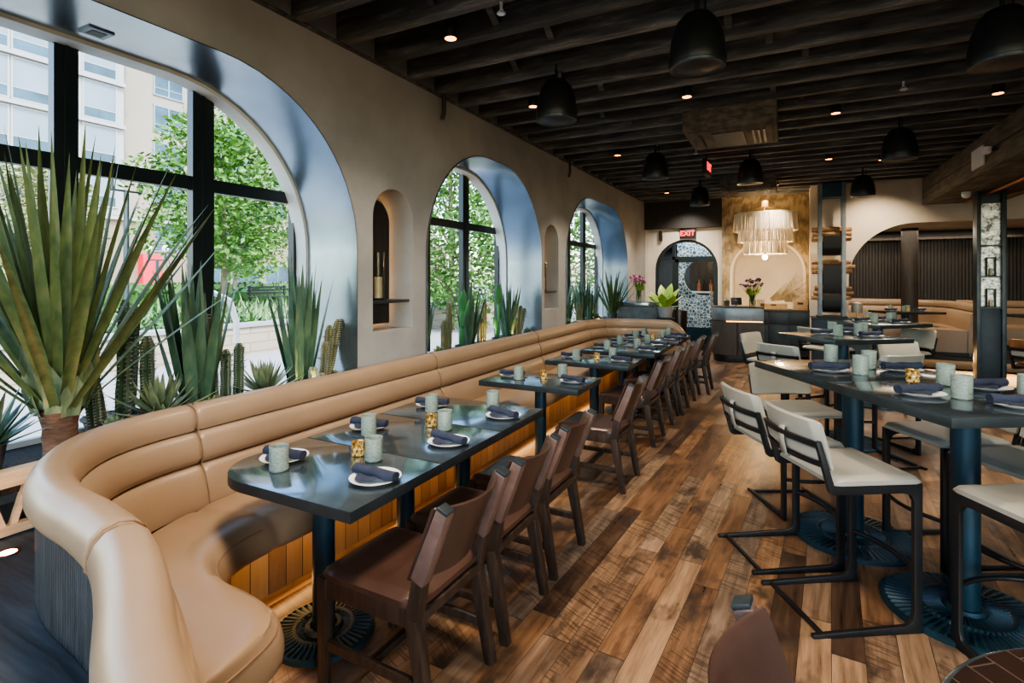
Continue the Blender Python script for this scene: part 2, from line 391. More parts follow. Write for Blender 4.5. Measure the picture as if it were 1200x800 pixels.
def dup(root, loc, rz=0., label=None, group=None):
    kids = list(root.children)
    r = root.copy(); COL.objects.link(r); r.location = loc; r.rotation_euler = (0,0,rz)
    if label: r['label'] = label
    if group: r['group'] = group
    for ch in kids:
        c = ch.copy(); COL.objects.link(c); c.parent = r
        for g in list(ch.children):
            d = g.copy(); COL.objects.link(d); d.parent = c
    return r
class Proto:
    """first call places the source itself, later calls place copies"""
    def __init__(s, root): s.r = root; s.used = False
    def __call__(s, loc, rz=0., label=None, group=None):
        if not s.used:
            s.used = True; s.r.location = loc; s.r.rotation_euler = (0,0,rz)
            if label: s.r['label'] = label
            if group: s.r['group'] = group
            s.src = s.r; return s.r
        return dup(s.r, loc, rz, label, group)
def catmull(P, per=8):
    out = []; n = len(P)
    for i in range(n-1):
        p0, p1, p2, p3 = (Vector(P[max(0, i-1)]), Vector(P[i]), Vector(P[i+1]), Vector(P[min(n-1, i+2)]))
        for k in range(per):
            t = k/per
            out.append(.5*((2*p1)+(p2-p0)*t+(2*p0-5*p1+4*p2-p3)*t*t+(3*p1-p0-3*p2+p3)*t**3))
    out.append(Vector(P[-1])); return out
def resample(P, step):
    L = [0.]
    for a, b in zip(P, P[1:]): L.append(L[-1]+(b-a).length)
    n = max(2, int(L[-1]/step)); out = []; j = 0
    for i in range(n+1):
        t = L[-1]*i/n
        while j < len(L)-2 and L[j+1] < t: j += 1
        u = (t-L[j])/max(1e-9, L[j+1]-L[j]); out.append(P[j].lerp(P[j+1], u))
    return out, L[-1]
def arch(u0, u1, v0, v1, r, n=14):
    """outline of an opening with rounded top corners"""
    P = [(u0, v0), (u1, v0)]
    P += [(u1-r+r*math.cos(a), v1-r+r*math.sin(a)) for a in [PI/2*i/n for i in range(n+1)]]
    P += [(u0+r+r*math.cos(a), v1-r+r*math.sin(a)) for a in [PI/2+PI/2*i/n for i in range(n+1)]]
    return P
def plate(outer, holes, w0, w1, axis):
    """flat panel with holes, extruded from w0 to w1 along an axis ('x': (u,v)=(y,z); 'y': (u,v)=(x,z))"""
    cu = bpy.data.curves.new('t', 'CURVE'); cu.dimensions = '2D'; cu.fill_mode = 'BOTH'; cu.extrude = abs(w1-w0)/2
    for P in [outer]+holes:
        sp = cu.splines.new('POLY'); sp.points.add(len(P)-1); sp.use_cyclic_u = True
        for q, (a, b) in zip(sp.points, P): q.co = (a, b, 0, 1)
    o = bpy.data.objects.new('t', cu); COL.objects.link(o); bpy.context.view_layer.update()
    me = bpy.data.meshes.new_from_object(o.evaluated_get(bpy.context.evaluated_depsgraph_get()))
    bpy.data.objects.remove(o); mb = MB(); c = (w0+w1)/2
    vs = [((v.co.z+c, v.co.x, v.co.y) if axis == 'x' else (v.co.x, v.co.z+c, v.co.y)) for v in me.vertices]
    mb.add(vs, [tuple(p.vertices) for p in me.polygons]); bpy.data.meshes.remove(me); return mb
def rect(u0, u1, v0, v1): return [(u0, v0), (u1, v0), (u1, v1), (u0, v1)]
def strip_along(P, inset, thick, w0, w1, axis, closed=False):
    """a band lining the outline P, its inner face INSET towards the middle of the outline, THICK deep"""
    n = len(P); cu = sum(p[0] for p in P)/n; rows = []
    off = []
    for i in range(n):
        a = Vector(P[i-1] if (i or closed) else P[0]); b = Vector(P[(i+1) % n] if (i < n-1 or closed) else P[-1])
        d = (b-a).normalized(); off.append(Vector((-d.y, d.x)))
    def pt(q, w): return (w, q.x, q.y) if axis == 'x' else (q.x, w, q.y)
    for i in range(n):
        p = Vector(P[i]); a = p+off[i]*inset; b = p+off[i]*(inset+thick)
        rows.append([pt(a, w0), pt(b, w0), pt(b, w1), pt(a, w1)])
    if closed: rows.append(rows[0])
    return MB().grid(rows, closed=True, caps=not closed)
def light(name, typ, loc, energy, col, size=.1, size_y=None, rot=(0,0,0), spot=None, blend=.6):
    d = bpy.data.lights.new(name, typ); d.energy = energy; d.color = col
    if typ == 'AREA':
        d.size = size
        if size_y: d.shape = 'RECTANGLE'; d.size_y = size_y
    elif typ in ('POINT', 'SPOT'): d.shadow_soft_size = size
    if spot: d.spot_size = spot; d.spot_blend = blend
    o = bpy.data.objects.new(name, d); COL.objects.link(o); o.location = loc; o.rotation_euler = rot; return o
WARM = (1., .83, .64); LED = (1., .52, .19)
#%%PART2
# ------------------------------------------------------------------ room shell
XW = -2.95; YB = 12.4; ZJ = 3.35
struct(MB().b2((-3.62,-3.2,-.06), (8.2,16.5,0)).build('floor', m_floor))
struct(MB().b2((-3.7,-3.2,3.66), (8.2,16.5,3.74)).build('ceiling', m_black))
A1 = (-.1, 3.08, .46, 2.945); A2 = (3.96, 6.52, .74, 2.94); A3 = (7.40, 10.82, .74, 2.945)
arches = [A1, A2, A3]
outl = [arch(*a, 1.12) for a in arches]
niche = [arch(3.26, 3.77, 1.175, 2.36, .25), arch(6.63, 7.13, 1.175, 2.36, .25)]
struct(plate(rect(-3.2, 12.95, 0, 3.66), outl+niche, XW, -3.56, 'x').build('wall_left', m_plaster, smooth=.4))
for k, P in enumerate(outl):      # steel lining of each window tunnel, white plaster return behind it
    O = P[1:]+[P[0]]
    struct(strip_along(O, .003, .006, XW+.012, -3.465, 'x').build('trim_%d' % (k+1), m_steel, smooth=.5), 'blue-grey steel lining of the arched window opening')
    struct(strip_along(O, .003, .03, -3.465, -3.6, 'x').build('trim_%d' % (k+11), m_white_plaster, smooth=.5))
for k, (y0, y1) in enumerate(((-3.2, A1[0]-.05), (A1[1]+.05, A2[0]-.05), (A2[1]+.05, A3[0]-.05), (A3[1]+.05, 12.95))): struct(MB().b2((-3.66,y0,0), (-3.56,y1,3.66)).build('wall_outer_%d' % (k+1), m_plaster))
for k, a in enumerate(arches): struct(MB().b2((-3.66,a[0]-.05,2.98), (-3.56,a[1]+.05,3.66)).b2((-3.66,a[0]-.05,0), (-3.56,a[1]+.05,.69)).build('wall_outer_%d' % (k+5), m_plaster))
def zarch(a, y, r=1.12):
    d = min(y-a[0], a[1]-y)
    return a[3] if d >= r else a[3]-r+math.sqrt(max(0, r*r-(r-d)**2))
mull = [[(.70,.1), (1.485,.115), (2.27,.15)], [(4.82,.13), (5.63,.14)], [(8.25,.13), (9.15,.14), (9.97,.15)]]
for k, a in enumerate(arches):
    w = sempty('window_%d' % (k+1), 'black-framed arched window in the plaster wall')
    P = arch(a[0]+.03, a[1]-.03, .70, a[3]-.03, 1.09); O = P[1:]+[P[0]]
    MB().b2((-3.64,a[0]-.04,.70), (-3.575,a[0]+.06,2.99)).b2((-3.64,a[1]-.06,.70), (-3.575,a[1]+.04,2.99)).b2((-3.64,a[0]-.04,2.93), (-3.60,a[1]+.04,2.99)).build('window_frame', m_frame, w)
    for y, ww in mull[k]:
        m = MB().b2((-3.64, y-ww/2, .70), (-3.575, y+ww/2, 2.95))
        m.b2((-3.567, y-.01, .70), (-3.58, y+.01, 2.95)); m.build('mullion', m_frame, w)
    MB().b2((-3.63, a[0]+.06, 2.215), (-3.58, a[1]-.06, 2.305)).build('transom', m_frame, w)
    MB().b2((-3.64, a[0]+.06, .66), (-3.54, a[1]-.06, .74)).build('bottom_rail', m_frame, w)
    MB().add([(-3.62,a[0],.7),(-3.62,a[1],.7),(-3.62,a[1],2.97),(-3.62,a[0],2.97)], [(0,1,2,3)]).build('glass_pane', m_glass, w)
# niches: back panel, dark arched plate with a lit rim, shelf
for k, (y0, y1) in enumerate(((3.26, 3.77), (6.63, 7.13))):
    struct(MB().b2((-3.27, y0-.02, 1.15), (-3.23, y1+.02, 2.4)).build('wall_niche_%d' % (k+1), m_plaster))
    t = thing('arched_plaque', 'dark arched panel with warm glow behind, in the wall niche %s window' % ('beside the first arched' if k == 0 else 'before the third arched'), 'panel', (0,0,0), 0, 'niche panels')
    P = arch(y0+.045, y1-.045, 1.215, 2.3, .2)
    plate(P, [], -3.215, -3.185, 'x').build('panel', m_darkpanel, t, smooth=.4)
    strip_along(P, 0, .018, -3.18, -3.21, 'x', True).build('rim', m_edge, t, smooth=.4)
    strip_along(P, -.006, .008, -3.216, -3.224, 'x', True).build('light_strip', e_led, t)
    s = MB().b2((-3.21, y0+.004, 1.405), (-2.965, y1-.03, 1.43)).build('niche_shelf', m_edge, None, bev=.003)
    tag(s, 'dark metal shelf across the wall niche %s window' % ('beside the first arched' if k == 0 else 'before the third arched'), 'shelf', 'niche shelves')
    t = thing('hurricane_candle', 'pillar candle in glass cylinder on the niche shelf %s window' % ('beside the first arched' if k == 0 else 'before the third arched'), 'candle', (-3.06, (y0+y1)/2-.07, 1.43), 0, 'niche candles')
    MB().lathe([(.06,0),(.065,.012),(.03,.018)], n=20).build('base', m_black, t, smooth=.6)
    MB().lathe([(0,.018),(.036,.018),(.036,.19),(.03,.195),(0,.19)], n=20).build('candle', m_wax, t, smooth=.6)
    MB().lathe([(.055,.014),(.055,.40),(.052,.40),(.052,.016)], n=24).build('glass_cylinder', m_clear, t, smooth=.6)
# ceiling joists with diagonal braces
JY = [2.51+.405*k for k in range(-9, 25)]
for k, y in enumerate(JY):
    w = .07+.014*R.random(); z0 = ZJ-.012*R.random()
    j = MB().b2((-2.97, y-w/2, z0), (8.1, y+w/2, 3.655)).build('ceiling_joist', m_joist, bev=.004, seg=1)
    struct(j, 'dark charred timber joist of the ceiling')
    if k+1 < len(JY):
        for x in (-1.9, -.2, 1.5, 3.2):
            x += .25*((k*7) % 3-1); y2 = JY[k+1]
            MB().bar((x, y+.035, 3.41), (x+.02, y2-.035, 3.62), .05, .022).bar((x+.07, y+.035, 3.62), (x+.07, y2-.035, 3.41), .05, .022).build('brace', m_joist, j)
struct(MB().b2((-2.95, 1.2, 3.335), (-2.915, 12.4, 3.352)).build('trim_20', m_joist), 'thin dark ledger along the wall top')
# far walls
struct(plate(rect(-2.97, -1.28, 0, 2.74), [arch(-2.725, -1.37, -.02, 2.47, .674)], YB, YB+.18, 'y').build('wall_back', m_cream_wall, smooth=.4))
struct(MB().b2((-2.95, YB-.12, 2.72), (-1.28, YB+.18, 3.66)).build('trim_21', m_darkpanel), 'dark timber bulkhead above the exit doorway')
struct(MB().b2((-2.97, YB-.02, 0), (-2.86, YB+.1, 2.72)).build('trim_22', m_cream_wall))
NA = arch(-1.12, .315, .0, 2.42, .715)
struct(plate(rect(-1.28, .42, 0, 3.66), [NA], YB-.06, YB+.25, 'y').build('wall_gold', m_gold, smooth=.4), 'gold palm-textured wall with an arched alcove')
struct(MB().b2((-1.11, YB-.05, 0), (.305, YB+.5, .95)).build('wall_alcove_base', m_cream_wall))
struct(MB().b2((-1.3, YB+.52, 0), (.5, YB+.56, 2.7)).build('wall_alcove', m_cream_wall))
struct(strip_along(NA[1:]+[NA[0]], 0, .05, YB-.07, YB+.54, 'y').build('trim_23', m_cream_wall, smooth=.5), 'pale lining of the arched alcove')
WC = 11.75
AR = arch(1.0, 7.2, -.02, 2.6, 1.02)
struct(plate(rect(.37, 8.2, 0, 3.66), [AR], WC, WC+.22, 'y').build('wall_cream', m_cream_wall, smooth=.4), 'cream plaster wall with a wide arched booth opening')
struct(MB().b2((.37, WC+.2, 0), (.42, YB+.3, 3.66)).build('wall_return', m_cream_wall))
struct(MB().b2((8.1, -3.2, 0), (8.2, 16.5, 3.66)).build('wall_right', m_cream_wall))
# booth alcove
struct(MB().b2((.42, 14.75, 0), (8.1, 14.85, 2.9)).build('wall_booth', m_darkpanel))
mb = MB()
for i in range(120): mb.b2((.46+.06*i, 14.715, .3), (.495+.06*i, 14.755, 2.46))
struct(mb.build('trim_24', m_darkpanel), 'dark vertical slat panelling behind the booths')
struct(MB().b2((.37, WC+.2, 2.66), (8.1, 14.85, 2.74)).build('ceiling_booth', m_cream_wall))
struct(MB().b2((.42, 14.45, 2.45), (8.1, 14.72, 2.5)).build('trim_25', m_darkpanel))
p = MB().cyl((2.28, 13.9, .4), (2.28, 13.9, 2.66), .15, 24)
tag(p.build('dark_round_column', m_darkpanel, smooth=.6), 'dark round column standing behind the booth seating in the alcove', 'column')
# vestibule behind the exit doorway
struct(MB().b2((-3.62, 16.3, 0), (.5, 16.4, 3.6)).build('wall_vestibule_end', m_darkpanel))
struct(MB().b2((-3.62, 12.95, 0), (-3.5, 16.4, 3.6)).build('wall_vestibule_left', m_steel))
struct(MB().b2((-1.1, YB+.6, 0), (-1.02, 16.4, 3.6)).build('wall_vestibule_right', m_darkpanel))
d = sempty('door_1', 'dark steel arched exit doorway with glazed door')
P = arch(-2.725, -1.37, 0, 2.47, .674)
strip_along(P[1:]+[P[0]], 0, .055, YB+.03, YB+.13, 'y').build('door_frame', m_frame, d, smooth=.5)
MB().b2((-2.7, YB+.04, 2.03), (-1.39, YB+.12, 2.09)).build('door_transom', m_frame, d)
MB().b2((-2.35, YB+.04, 0), (-2.29, YB+.12, 2.35)).build('door_mullion', m_frame, d)
mb = MB().b2((-2.29, YB+.05, 0), (-2.22, YB+.1, 2.03)).b2((-1.47, YB+.05, 0), (-1.42, YB+.1, 2.03)).b2((-2.29, YB+.05, 0), (-1.42, YB+.1, .12)).b2((-2.29, YB+.05, 1.96), (-1.42, YB+.1, 2.03))
mb.build('door_leaf', m_frame, d)
MB().cyl((-1.5, YB, .85), (-1.5, YB, 1.45), .014, 8).build('door_handle', m_brass, d)
plate(arch(-2.70, -1.40, .02, 2.44, .65), [], YB+.072, YB+.078, 'y').build('glass_pane', m_glass, d)
CX, CZ, CR = -1.79, 1.62, .42
circ = [(CX+CR*math.cos(2*PI*i/40), CZ+CR*math.sin(2*PI*i/40)) for i in range(40)]
ms = plate(rect(-2.36, -1.07, .45, 3.3), [circ], 13.1, 13.2, 'y').build('mosaic_screen', m_mosaic, smooth=.4)
tag(ms, 'blue and white crazed mosaic screen with round opening behind the exit door', 'screen')
tag(MB().b2((-2.36, 13.06, 0), (-1.11, 13.22, .45)).build('screen_plinth', m_pole), 'deep blue plinth under the mosaic screen', 'plinth')
t = thing('back_bar_shelf', 'lit shelf of bottles seen through the round screen opening', 'shelf', (0,0,0))
MB().b2((-2.2, 13.6, 1.24), (-1.15, 13.9, 1.28)).build('shelf_board', m_silver, t)
MB().b2((-2.2, 13.9, .6), (-1.15, 13.94, 2.3)).build('back_panel', m_darkwood, t)
for i, x in enumerate((-1.95, -1.82, -1.68, -1.45, -1.33)):
    b = MB().lathe([(.04,0),(.04,.17),(.014,.22),(.014,.29)], c=(x, 13.73, 1.28), n=12).build('liquor_bottle', m_clear if i % 2 else m_copper, None, smooth=.7)
    tag(b, 'small bottle on the shelf behind the round mosaic opening', 'bottle', 'bottles seen through the mosaic screen')
light('vestibule_lamp', 'POINT', (-1.5, 13.5, 2.2), 10, WARM, .08)
light('vestibule_front_fill', 'AREA', (-1.9, 12.82, 3.2), 22, (.85,.93,1.), .35)  # added cool fill between door and screen, brightens the mosaic
light('vestibule_daylight', 'AREA', (-2.9, 14.4, 2.4), 40, (.8,.9,1.), 1.2, rot=(0,0,0))
# beam and steel column on the right
t = thing('ceiling_beam_box', 'heavy weathered timber-clad beam box above the steel column', 'beam', (0,0,0))
MB().b2((2.1, 3.6, 2.9), (3.2, 11.7, 3.36)).build('cladding', m_oldwood, t, bev=.006)
MB().b2((2.092, 3.6, 3.12), (2.1, 11.7, 3.128)).build('board_joint', m_black, t)
for x in (2.62, 2.95): MB().tube([(x, 4, 2.86), (x, 11.2, 2.86)], .022, 8).build('copper_pipe', m_copper, t, smooth=.8)
t = thing('steel_column', 'blackened steel column with antique mirror panels under the beam', 'column', (2.66, 10.32, 0))
MB().b2((-.17,-.1,0), (-.12,.1,2.9)).build('flange', m_edge, t, bev=.003)
MB().b2((.12,-.1,0), (.17,.1,2.9)).build('flange', m_edge, t, bev=.003)
MB().b2((-.12,-.02,0), (.12,.02,2.9)).build('web', m_bluecab, t)
MB().b2((-.12,-.06,0), (.12,-.02,1.16)).build('dark_panel', m_bluecab, t, bev=.003)
for z0, z1 in ((1.19,1.62), (1.64,2.08), (2.1,2.72)): MB().b2((-.118,-.032,z0), (.118,-.022,z1)).build('mirror_panel', m_mirror, t)
for z in (1.165, 1.63, 2.09): MB().b2((-.12,-.1,z), (.12,-.02,z+.014)).build('shelf', m_edge, t)
for k, z in enumerate((1.179, 1.644)):
    l = thing('glass_lantern', 'small glass lantern on the %s shelf of the steel column' % ('lower', 'upper')[k], 'lantern', (2.66, 10.255, z), 0, 'column lanterns')
    mb = MB()
    for a in (-1,1):
        for b in (-1,1): mb.b2((a*.05-.005, b*.02-.005, 0), (a*.05+.005, b*.02+.005, .27))
    mb.b2((-.06,-.028,0), (.06,.028,.012)).b2((-.06,-.028,.26), (.06,.028,.275)).build('frame', m_black, l)
    MB().lathe([(.018,0),(.018,.1)], c=(0,0,.012), n=10).build('candle', m_wax, l)
tag(MB().b2((2.075, 8.3, 2.98), (2.098, 8.75, 3.22)).build('wall_speaker_plate', m_whitebox, bev=.006), 'square white plate fixed on the side of the timber beam', 'plate')
t = thing('smoke_detector', 'small white dome detector under the timber beam', 'detector', (2.36, 10.2, 2.9))
MB().lathe([(.055,0),(.055,-.02),(.06,-.03),(.05,-.075),(.02,-.095),(0,-.098)], n=16).build('dome', m_whitebox, t, smooth=.8)
# emergency lamp heads beside the white plate
t = thing('emergency_lamp', 'small white emergency lamp head beside the beam plate', 'lamp', (2.06, 7.9, 3.08))
MB().cyl((.05,0,0), (-.02,0,0), .02, 10).build('arm', m_black, t); MB().lathe([(.02,-.05),(.045,-.03),(.05,.03),(.0,.04)], c=(-.05,0,0), n=12).build('head', m_whitebox, t, smooth=.7)
# ceiling cassettes
cas = thing('air_conditioning_cassette', 'timber-clad ceiling cassette with white vent grille', 'vent', (0,0,0))
MB().b2((-.44,-.45,0), (.44,.45,.5)).build('cladding', m_oldwood, cas, bev=.005)
MB().b2((-.40,-.4,-.012), (.40,.4,0)).build('grille_frame', m_oldwood, cas, bev=.004)
MB().b2((-.17,-.3,-.022), (.13,.3,-.01)).build('intake_panel', m_grille, cas)
for x in (-.30,.22,.27,.32): MB().b2((x-.012,-.28,-.02), (x+.012,.28,-.01)).build('vent_slot', m_black, cas)
cas = Proto(cas)
cas((-.54, 6.18, 3.13), 0, 'timber-clad ceiling cassette with vent, hung midway along the room', 'ceiling cassettes')
cas((-.62, 10.35, 3.13), 0, 'timber-clad ceiling cassette with vent, next to the chandelier', 'ceiling cassettes')
# exit signs
def text_mesh(s, size, ext, name, m, parent, loc, rot):
    cu = bpy.data.curves.new('t', 'FONT'); cu.body = s; cu.size = size; cu.extrude = ext; cu.align_x = 'CENTER'; cu.align_y = 'CENTER'; cu.offset = size*.02
    o = bpy.data.objects.new('t', cu); COL.objects.link(o); bpy.context.view_layer.update()
    me = bpy.data.meshes.new_from_object(o.evaluated_get(bpy.context.evaluated_depsgraph_get())); bpy.data.objects.remove(o)
    me.materials.clear(); me.materials.append(m)
    q = bpy.data.objects.new(name, me); COL.objects.link(q); q.parent = parent; q.location = loc; q.rotation_euler = rot; return q
def exit_sign(label, loc, rz, stem):
    t = thing('exit_sign', label, 'sign', loc, rz)
    MB().b2((-.17,-.03,-.11), (.17,.03,.11)).build('housing', m_black, t, bev=.006)
    text_mesh('EXIT', .155, .002, 'lettering', e_exit, t, (0,-.033,0), (PI/2,0,0))
    if stem: MB().cyl((0,0,.11), (0,0,stem), .012, 8).build('stem', m_black, t)
    return t
exit_sign('red EXIT sign in dark housing above the arched doorway', (-2.0, YB-.04, 2.60), 0, 0)
t = exit_sign('red EXIT sign hung edge-on from the ceiling joists', (-1.02, 7.9, 3.16), PI/2-.05, .3)
tag(MB().b2((-2.62, YB-.1, 2.45), (-2.56, YB-.0, 2.68)).build('door_closer', m_black), 'small black closer unit on the wall beside the exit doorway', 'hardware')
# speakers
sp = thing('pendant_speaker', 'black pendant speaker hung from the ceiling', 'speaker')
MB().lathe([(.165,.0),(.172,.02),(.172,.06),(.155,.18),(.125,.27),(.085,.32),(.03,.335),(0,.336)], n=32, mod=lambda a, z: 1+(.012 if .05 < z < .3 and math.sin(a*12) > .4 else 0)).build('dome_body', m_blackgloss, sp, smooth=.7)
MB().lathe([(0,-.012),(.08,-.012),(.09,-.006),(.14,-.004),(.15,.004)], n=32).build('grille', m_grille, sp, smooth=.6)
MB().lathe([(.148,-.004),(.166,-.01),(.170,.0),(.17,.012)], n=32).build('rim', m_edge, sp, smooth=.6)
MB().cyl((0,0,.33), (0,0,.46), .014, 8).cyl((.05,0,.3), (.05,0,.46), .006, 6).build('stem', m_black, sp)
sp = Proto(sp)
for x, y, l in ((-.505,3.473,'black pendant speaker hung biggest at the top of view, over the aisle'), (-1.716,4.102,'black pendant speaker hung close to the window wall, above the banquette tables'),
    (1.161,4.267,'black pendant speaker above the high bar table, cut by the frame edge'), (-1.56,7.104,'black pendant speaker hung between the window wall and the first cassette'),
    (-.474,8.092,'black pendant speaker hung behind the first ceiling cassette'), (-1.427,10.118,'small-looking black pendant speaker in front of the dark bulkhead'),
    (1.088,7.19,'black pendant speaker hung beside the timber beam'), (1.058,10.179,'black pendant speaker hung by the log rack and cream wall')):
    sp((x, y, 2.93), R.random(), l, 'pendant speakers')
# ceiling spotlights
so = thing('ceiling_spotlight', 'small black cylinder spotlight with warm lamp', 'spotlight')
MB().lathe([(.042,0),(.045,.004),(.045,.13),(.0,.13)], n=16).build('can', m_black, so, smooth=.6)
MB().lathe([(0,.006),(.036,.006),(.036,.0),(.041,.0)], n=16).build('lamp_face', e_spot, so)
MB().b2((-.05,-.012,.11), (.05,.012,.15)).build('bracket', m_black, so)
so = Proto(so)
SPOTS = [(-2.11,3.06), (-2.23,4.75), (-.84,5.12), (.43,6.34), (-2.09,7.03), (.51,8.67), (1.19,9.33), (-2.15,10.94), (.75,3.0), (-.2,10.9), (1.7,6.3)]
nm = ['above the first window', 'above the middle window', 'in front of the first cassette', 'by the first cassette', 'above the far banquette', 'before the log rack', 'beside the far speaker', 'above the far banquette end', 'above the high bar table', 'beside the chandelier', 'by the timber beam']
for (x, y), l in zip(SPOTS, nm):
    y = min(JY, key=lambda q: abs(q-.2-y))-.2
    so((x, y, 3.30), R.random()*3, 'small black ceiling spotlight with warm lamp, '+l, 'ceiling spotlights')
    light('spot_lamp', 'SPOT', (x, y, 3.29), 62 if y < 5.5 else 105, WARM, .04, spot=1.75, blend=.9)
t = thing('soffit_vent', 'small square vent plate set in the steel top of the first window opening', 'vent', (-3.29,1.50,2.938))
MB().b2((-.06,-.06,-.012), (.06,.06,0)).build('plate', m_greysteel, t, bev=.003); MB().b2((-.035,-.035,-.015), (.035,.035,-.011)).build('vent_slots', m_black, t)
# sprinkler pipe stubs
sk = thing('sprinkler_head', 'small metal sprinkler hanging from the joists', 'sprinkler')
MB().cyl((0,0,0), (0,0,.36), .01, 8).lathe([(.022,0),(.03,.004),(.03,.01)], c=(0,0,-.03), n=10).bar((-.014,0,-.03), (-.014,0,0), .006, .006).bar((.014,0,-.03), (.014,0,0), .006, .006).build('pipe', m_silver, sk)
sk = Proto(sk)
for x, y, l in ((-1.6,2.93,'near the first window'), (.9,5.75,'over the aisle'), (1.3,8.0,'by the timber beam'), (-1.1,7.45,'past the first cassette')): sk((x, y, 3.3), 0, 'small metal sprinkler hanging from the joists '+l, 'sprinklers')
tag(MB().tube([(-2.86,4.12,3.66),(-2.86,4.12,3.3),(-2.86,4.12,3.16),(-2.88,4.12,3.1)], .02, 8).build('pipe_stub', m_darkpanel, smooth=.8), 'dark pipe stub turned down at the top of the window wall, nearer one', 'pipe')
tag(MB().tube([(-2.86,7.35,3.66),(-2.86,7.35,3.3),(-2.86,7.35,3.16),(-2.88,7.35,3.1)], .02, 8).build('pipe_stub', m_darkpanel, smooth=.8), 'dark pipe stub turned down from the wall top by the third window', 'pipe')
#%%PART3
# ------------------------------------------------------------------ banquette
def offset(P, t):
    out = []
    for i, p in enumerate(P):
        d = (P[min(i+1, len(P)-1)]-P[max(0, i-1)]).normalized(); out.append(p+Vector((d.y, -d.x))*t)
    return out
def sweep_profile(P, prof, L, seams=(), z0=0., drop=None, seamd=.012, seamw=.012):
    rows = []; n = len(P)
    for i, p in enumerate(P):
        s = L*i/(n-1); d = (P[min(i+1, n-1)]-P[max(0, i-1)]).normalized(); nn = Vector((d.y, -d.x))
        g = sum(math.exp(-((s-q)/seamw)**2) for q in seams)*seamd; h = drop(s) if drop else 1.
        row = []
        ct = sum(a for a, b in prof)/len(prof); cz = sum(b for a, b in prof)/len(prof)
        for a, b in prof:
            v = Vector((a-ct, b-cz)); l = v.length
            if l > 1e-6: v = v*(max(0, l-g)/l)
            q = p+nn*(ct+v.x); row.append((q.x, q.y, z0+(cz+v.y)*h))
        rows.append(row)
    return rows
def refine(P, L, seams, w=.04, k=6):
    """extra samples near each seam, returns points and their arc lengths"""
    return P
BP = catmull([(-.78,.37),(-.98,.448),(-1.18,.53),(-1.42,.645),(-1.65,.735),(-1.9,.78),(-2.15,.805),(-2.42,.88),(-2.66,1.02),(-2.84,1.22),(-2.93,1.48),(-2.945,1.8),(-2.945,2.6),(-2.945,7.6),(-2.935,8.05),(-2.86,8.4),(-2.68,8.66),(-2.42,8.79),(-2.05,8.82),(-1.65,8.82),(-1.3,8.82)], 14)
BP, BL = resample(BP, .012)
def s_at(y, x=-2.945):
    return BL*min(range(len(BP)), key=lambda i: (BP[i].x-x)**2+(BP[i].y-y)**2)/(len(BP)-1)
seams = [s_at(1.75), s_at(3.93), s_at(6.1), s_at(8.55,-2.8), s_at(.745,-1.68)]
def drop(s):
    e = min(s/.16, (BL-s)/.42, 1.)
    return .35+.65*math.sin(PI/2*max(0,e))**.6 if e < 1 else 1.
bq = thing('banquette', 'long curved tan leather banquette along the window wall', 'banquette')
roll = [(.04,.80),(.012,.805),(-.004,.83),(-.004,.865),(.01,.902),(.036,.927),(.07,.937),(.105,.93),(.132,.908),(.146,.875),(.15,.835),(.142,.805),(.12,.797),(.08,.795)]
ch1 = [(.06,.80),(.12,.80),(.152,.79),(.176,.756),(.188,.71),(.19,.668),(.178,.64),(.15,.632),(.06,.63)]
ch2 = [(.06,.634),(.15,.634),(.188,.62),(.212,.585),(.228,.54),(.242,.49),(.25,.42),(.06,.42)]
MB().grid(sweep_profile(BP, roll, BL, seams, drop=drop), closed=True, caps=True).build('top_roll', m_leather, bq, smooth=.9)
MB().grid(sweep_profile(BP, ch1, BL, seams[:4], drop=drop), closed=True, caps=True).build('back_channel', m_leather, bq, smooth=.9)
MB().grid(sweep_profile(BP, ch2, BL, seams[:4], drop=drop), closed=True, caps=True).build('back_channel', m_leather, bq, smooth=.9)
for q in seams[:4]+[seams[4]]:
    i = int(round(q/BL*(len(BP)-1))); pr = sweep_profile(BP[i-1:i+2], [(a*1.0, b) for a, b in (roll if q == seams[4] else roll[3:11]+ch1[2:7]+ch2[2:7])], .02)[1]
    MB().tube(pr, .0035, 5).build('seam_piping', m_leather_seam, bq, smooth=1)
# fluted outer face (near curve and far end), plain elsewhere
rows = []
BF, _ = resample(BP, .006)
for i, p in enumerate(BF):
    d = (BF[min(i+1, len(BF)-1)]-BF[max(0, i-1)]).normalized(); nn = Vector((d.y, -d.x)); h = drop(BL*i/(len(BF)-1))
    a = p+nn*(.028+(.009 if i % 3 == 0 else 0)); b = p+nn*.085
    rows.append([(a.x,a.y,.0),(a.x,a.y,.82*h),(b.x,b.y,.82*h),(b.x,b.y,0)])
MB().grid(rows, closed=True, caps=True).build('fluted_back', m_fluted, bq)
SF = catmull([(-1.47,.93),(-1.485,1.1),(-1.52,1.235),(-1.61,1.31),(-1.75,1.335),(-1.9,1.34),(-2.03,1.375),(-2.12,1.44),(-2.18,1.55),(-2.195,1.72),(-2.18,2.0),(-2.17,2.6),(-2.17,7.3),(-2.165,7.7),(-2.12,7.98),(-1.98,8.13),(-1.8,8.17),(-1.58,8.2),(-1.46,8.3),(-1.42,8.55)], 10)
SI = catmull([(-1.45,.88),(-1.55,.94),(-1.66,.975),(-1.78,1.0),(-1.9,1.015),(-2.02,1.03),(-2.2,1.06),(-2.4,1.17),(-2.56,1.33),(-2.66,1.6),(-2.695,1.95),(-2.70,2.6),(-2.70,7.3),(-2.7,7.8),(-2.66,8.15),(-2.5,8.4),(-2.2,8.53),(-1.8,8.57),(-1.6,8.58),(-1.42,8.58)], 10)
sprof = [(0,.30),(0,.44),(.15,.455),(.4,.463),(.66,.469),(.78,.466),(.86,.457),(.915,.442),(.955,.42),(.982,.392),(.996,.36),(1.,.33),(.99,.306),(.96,.297)]
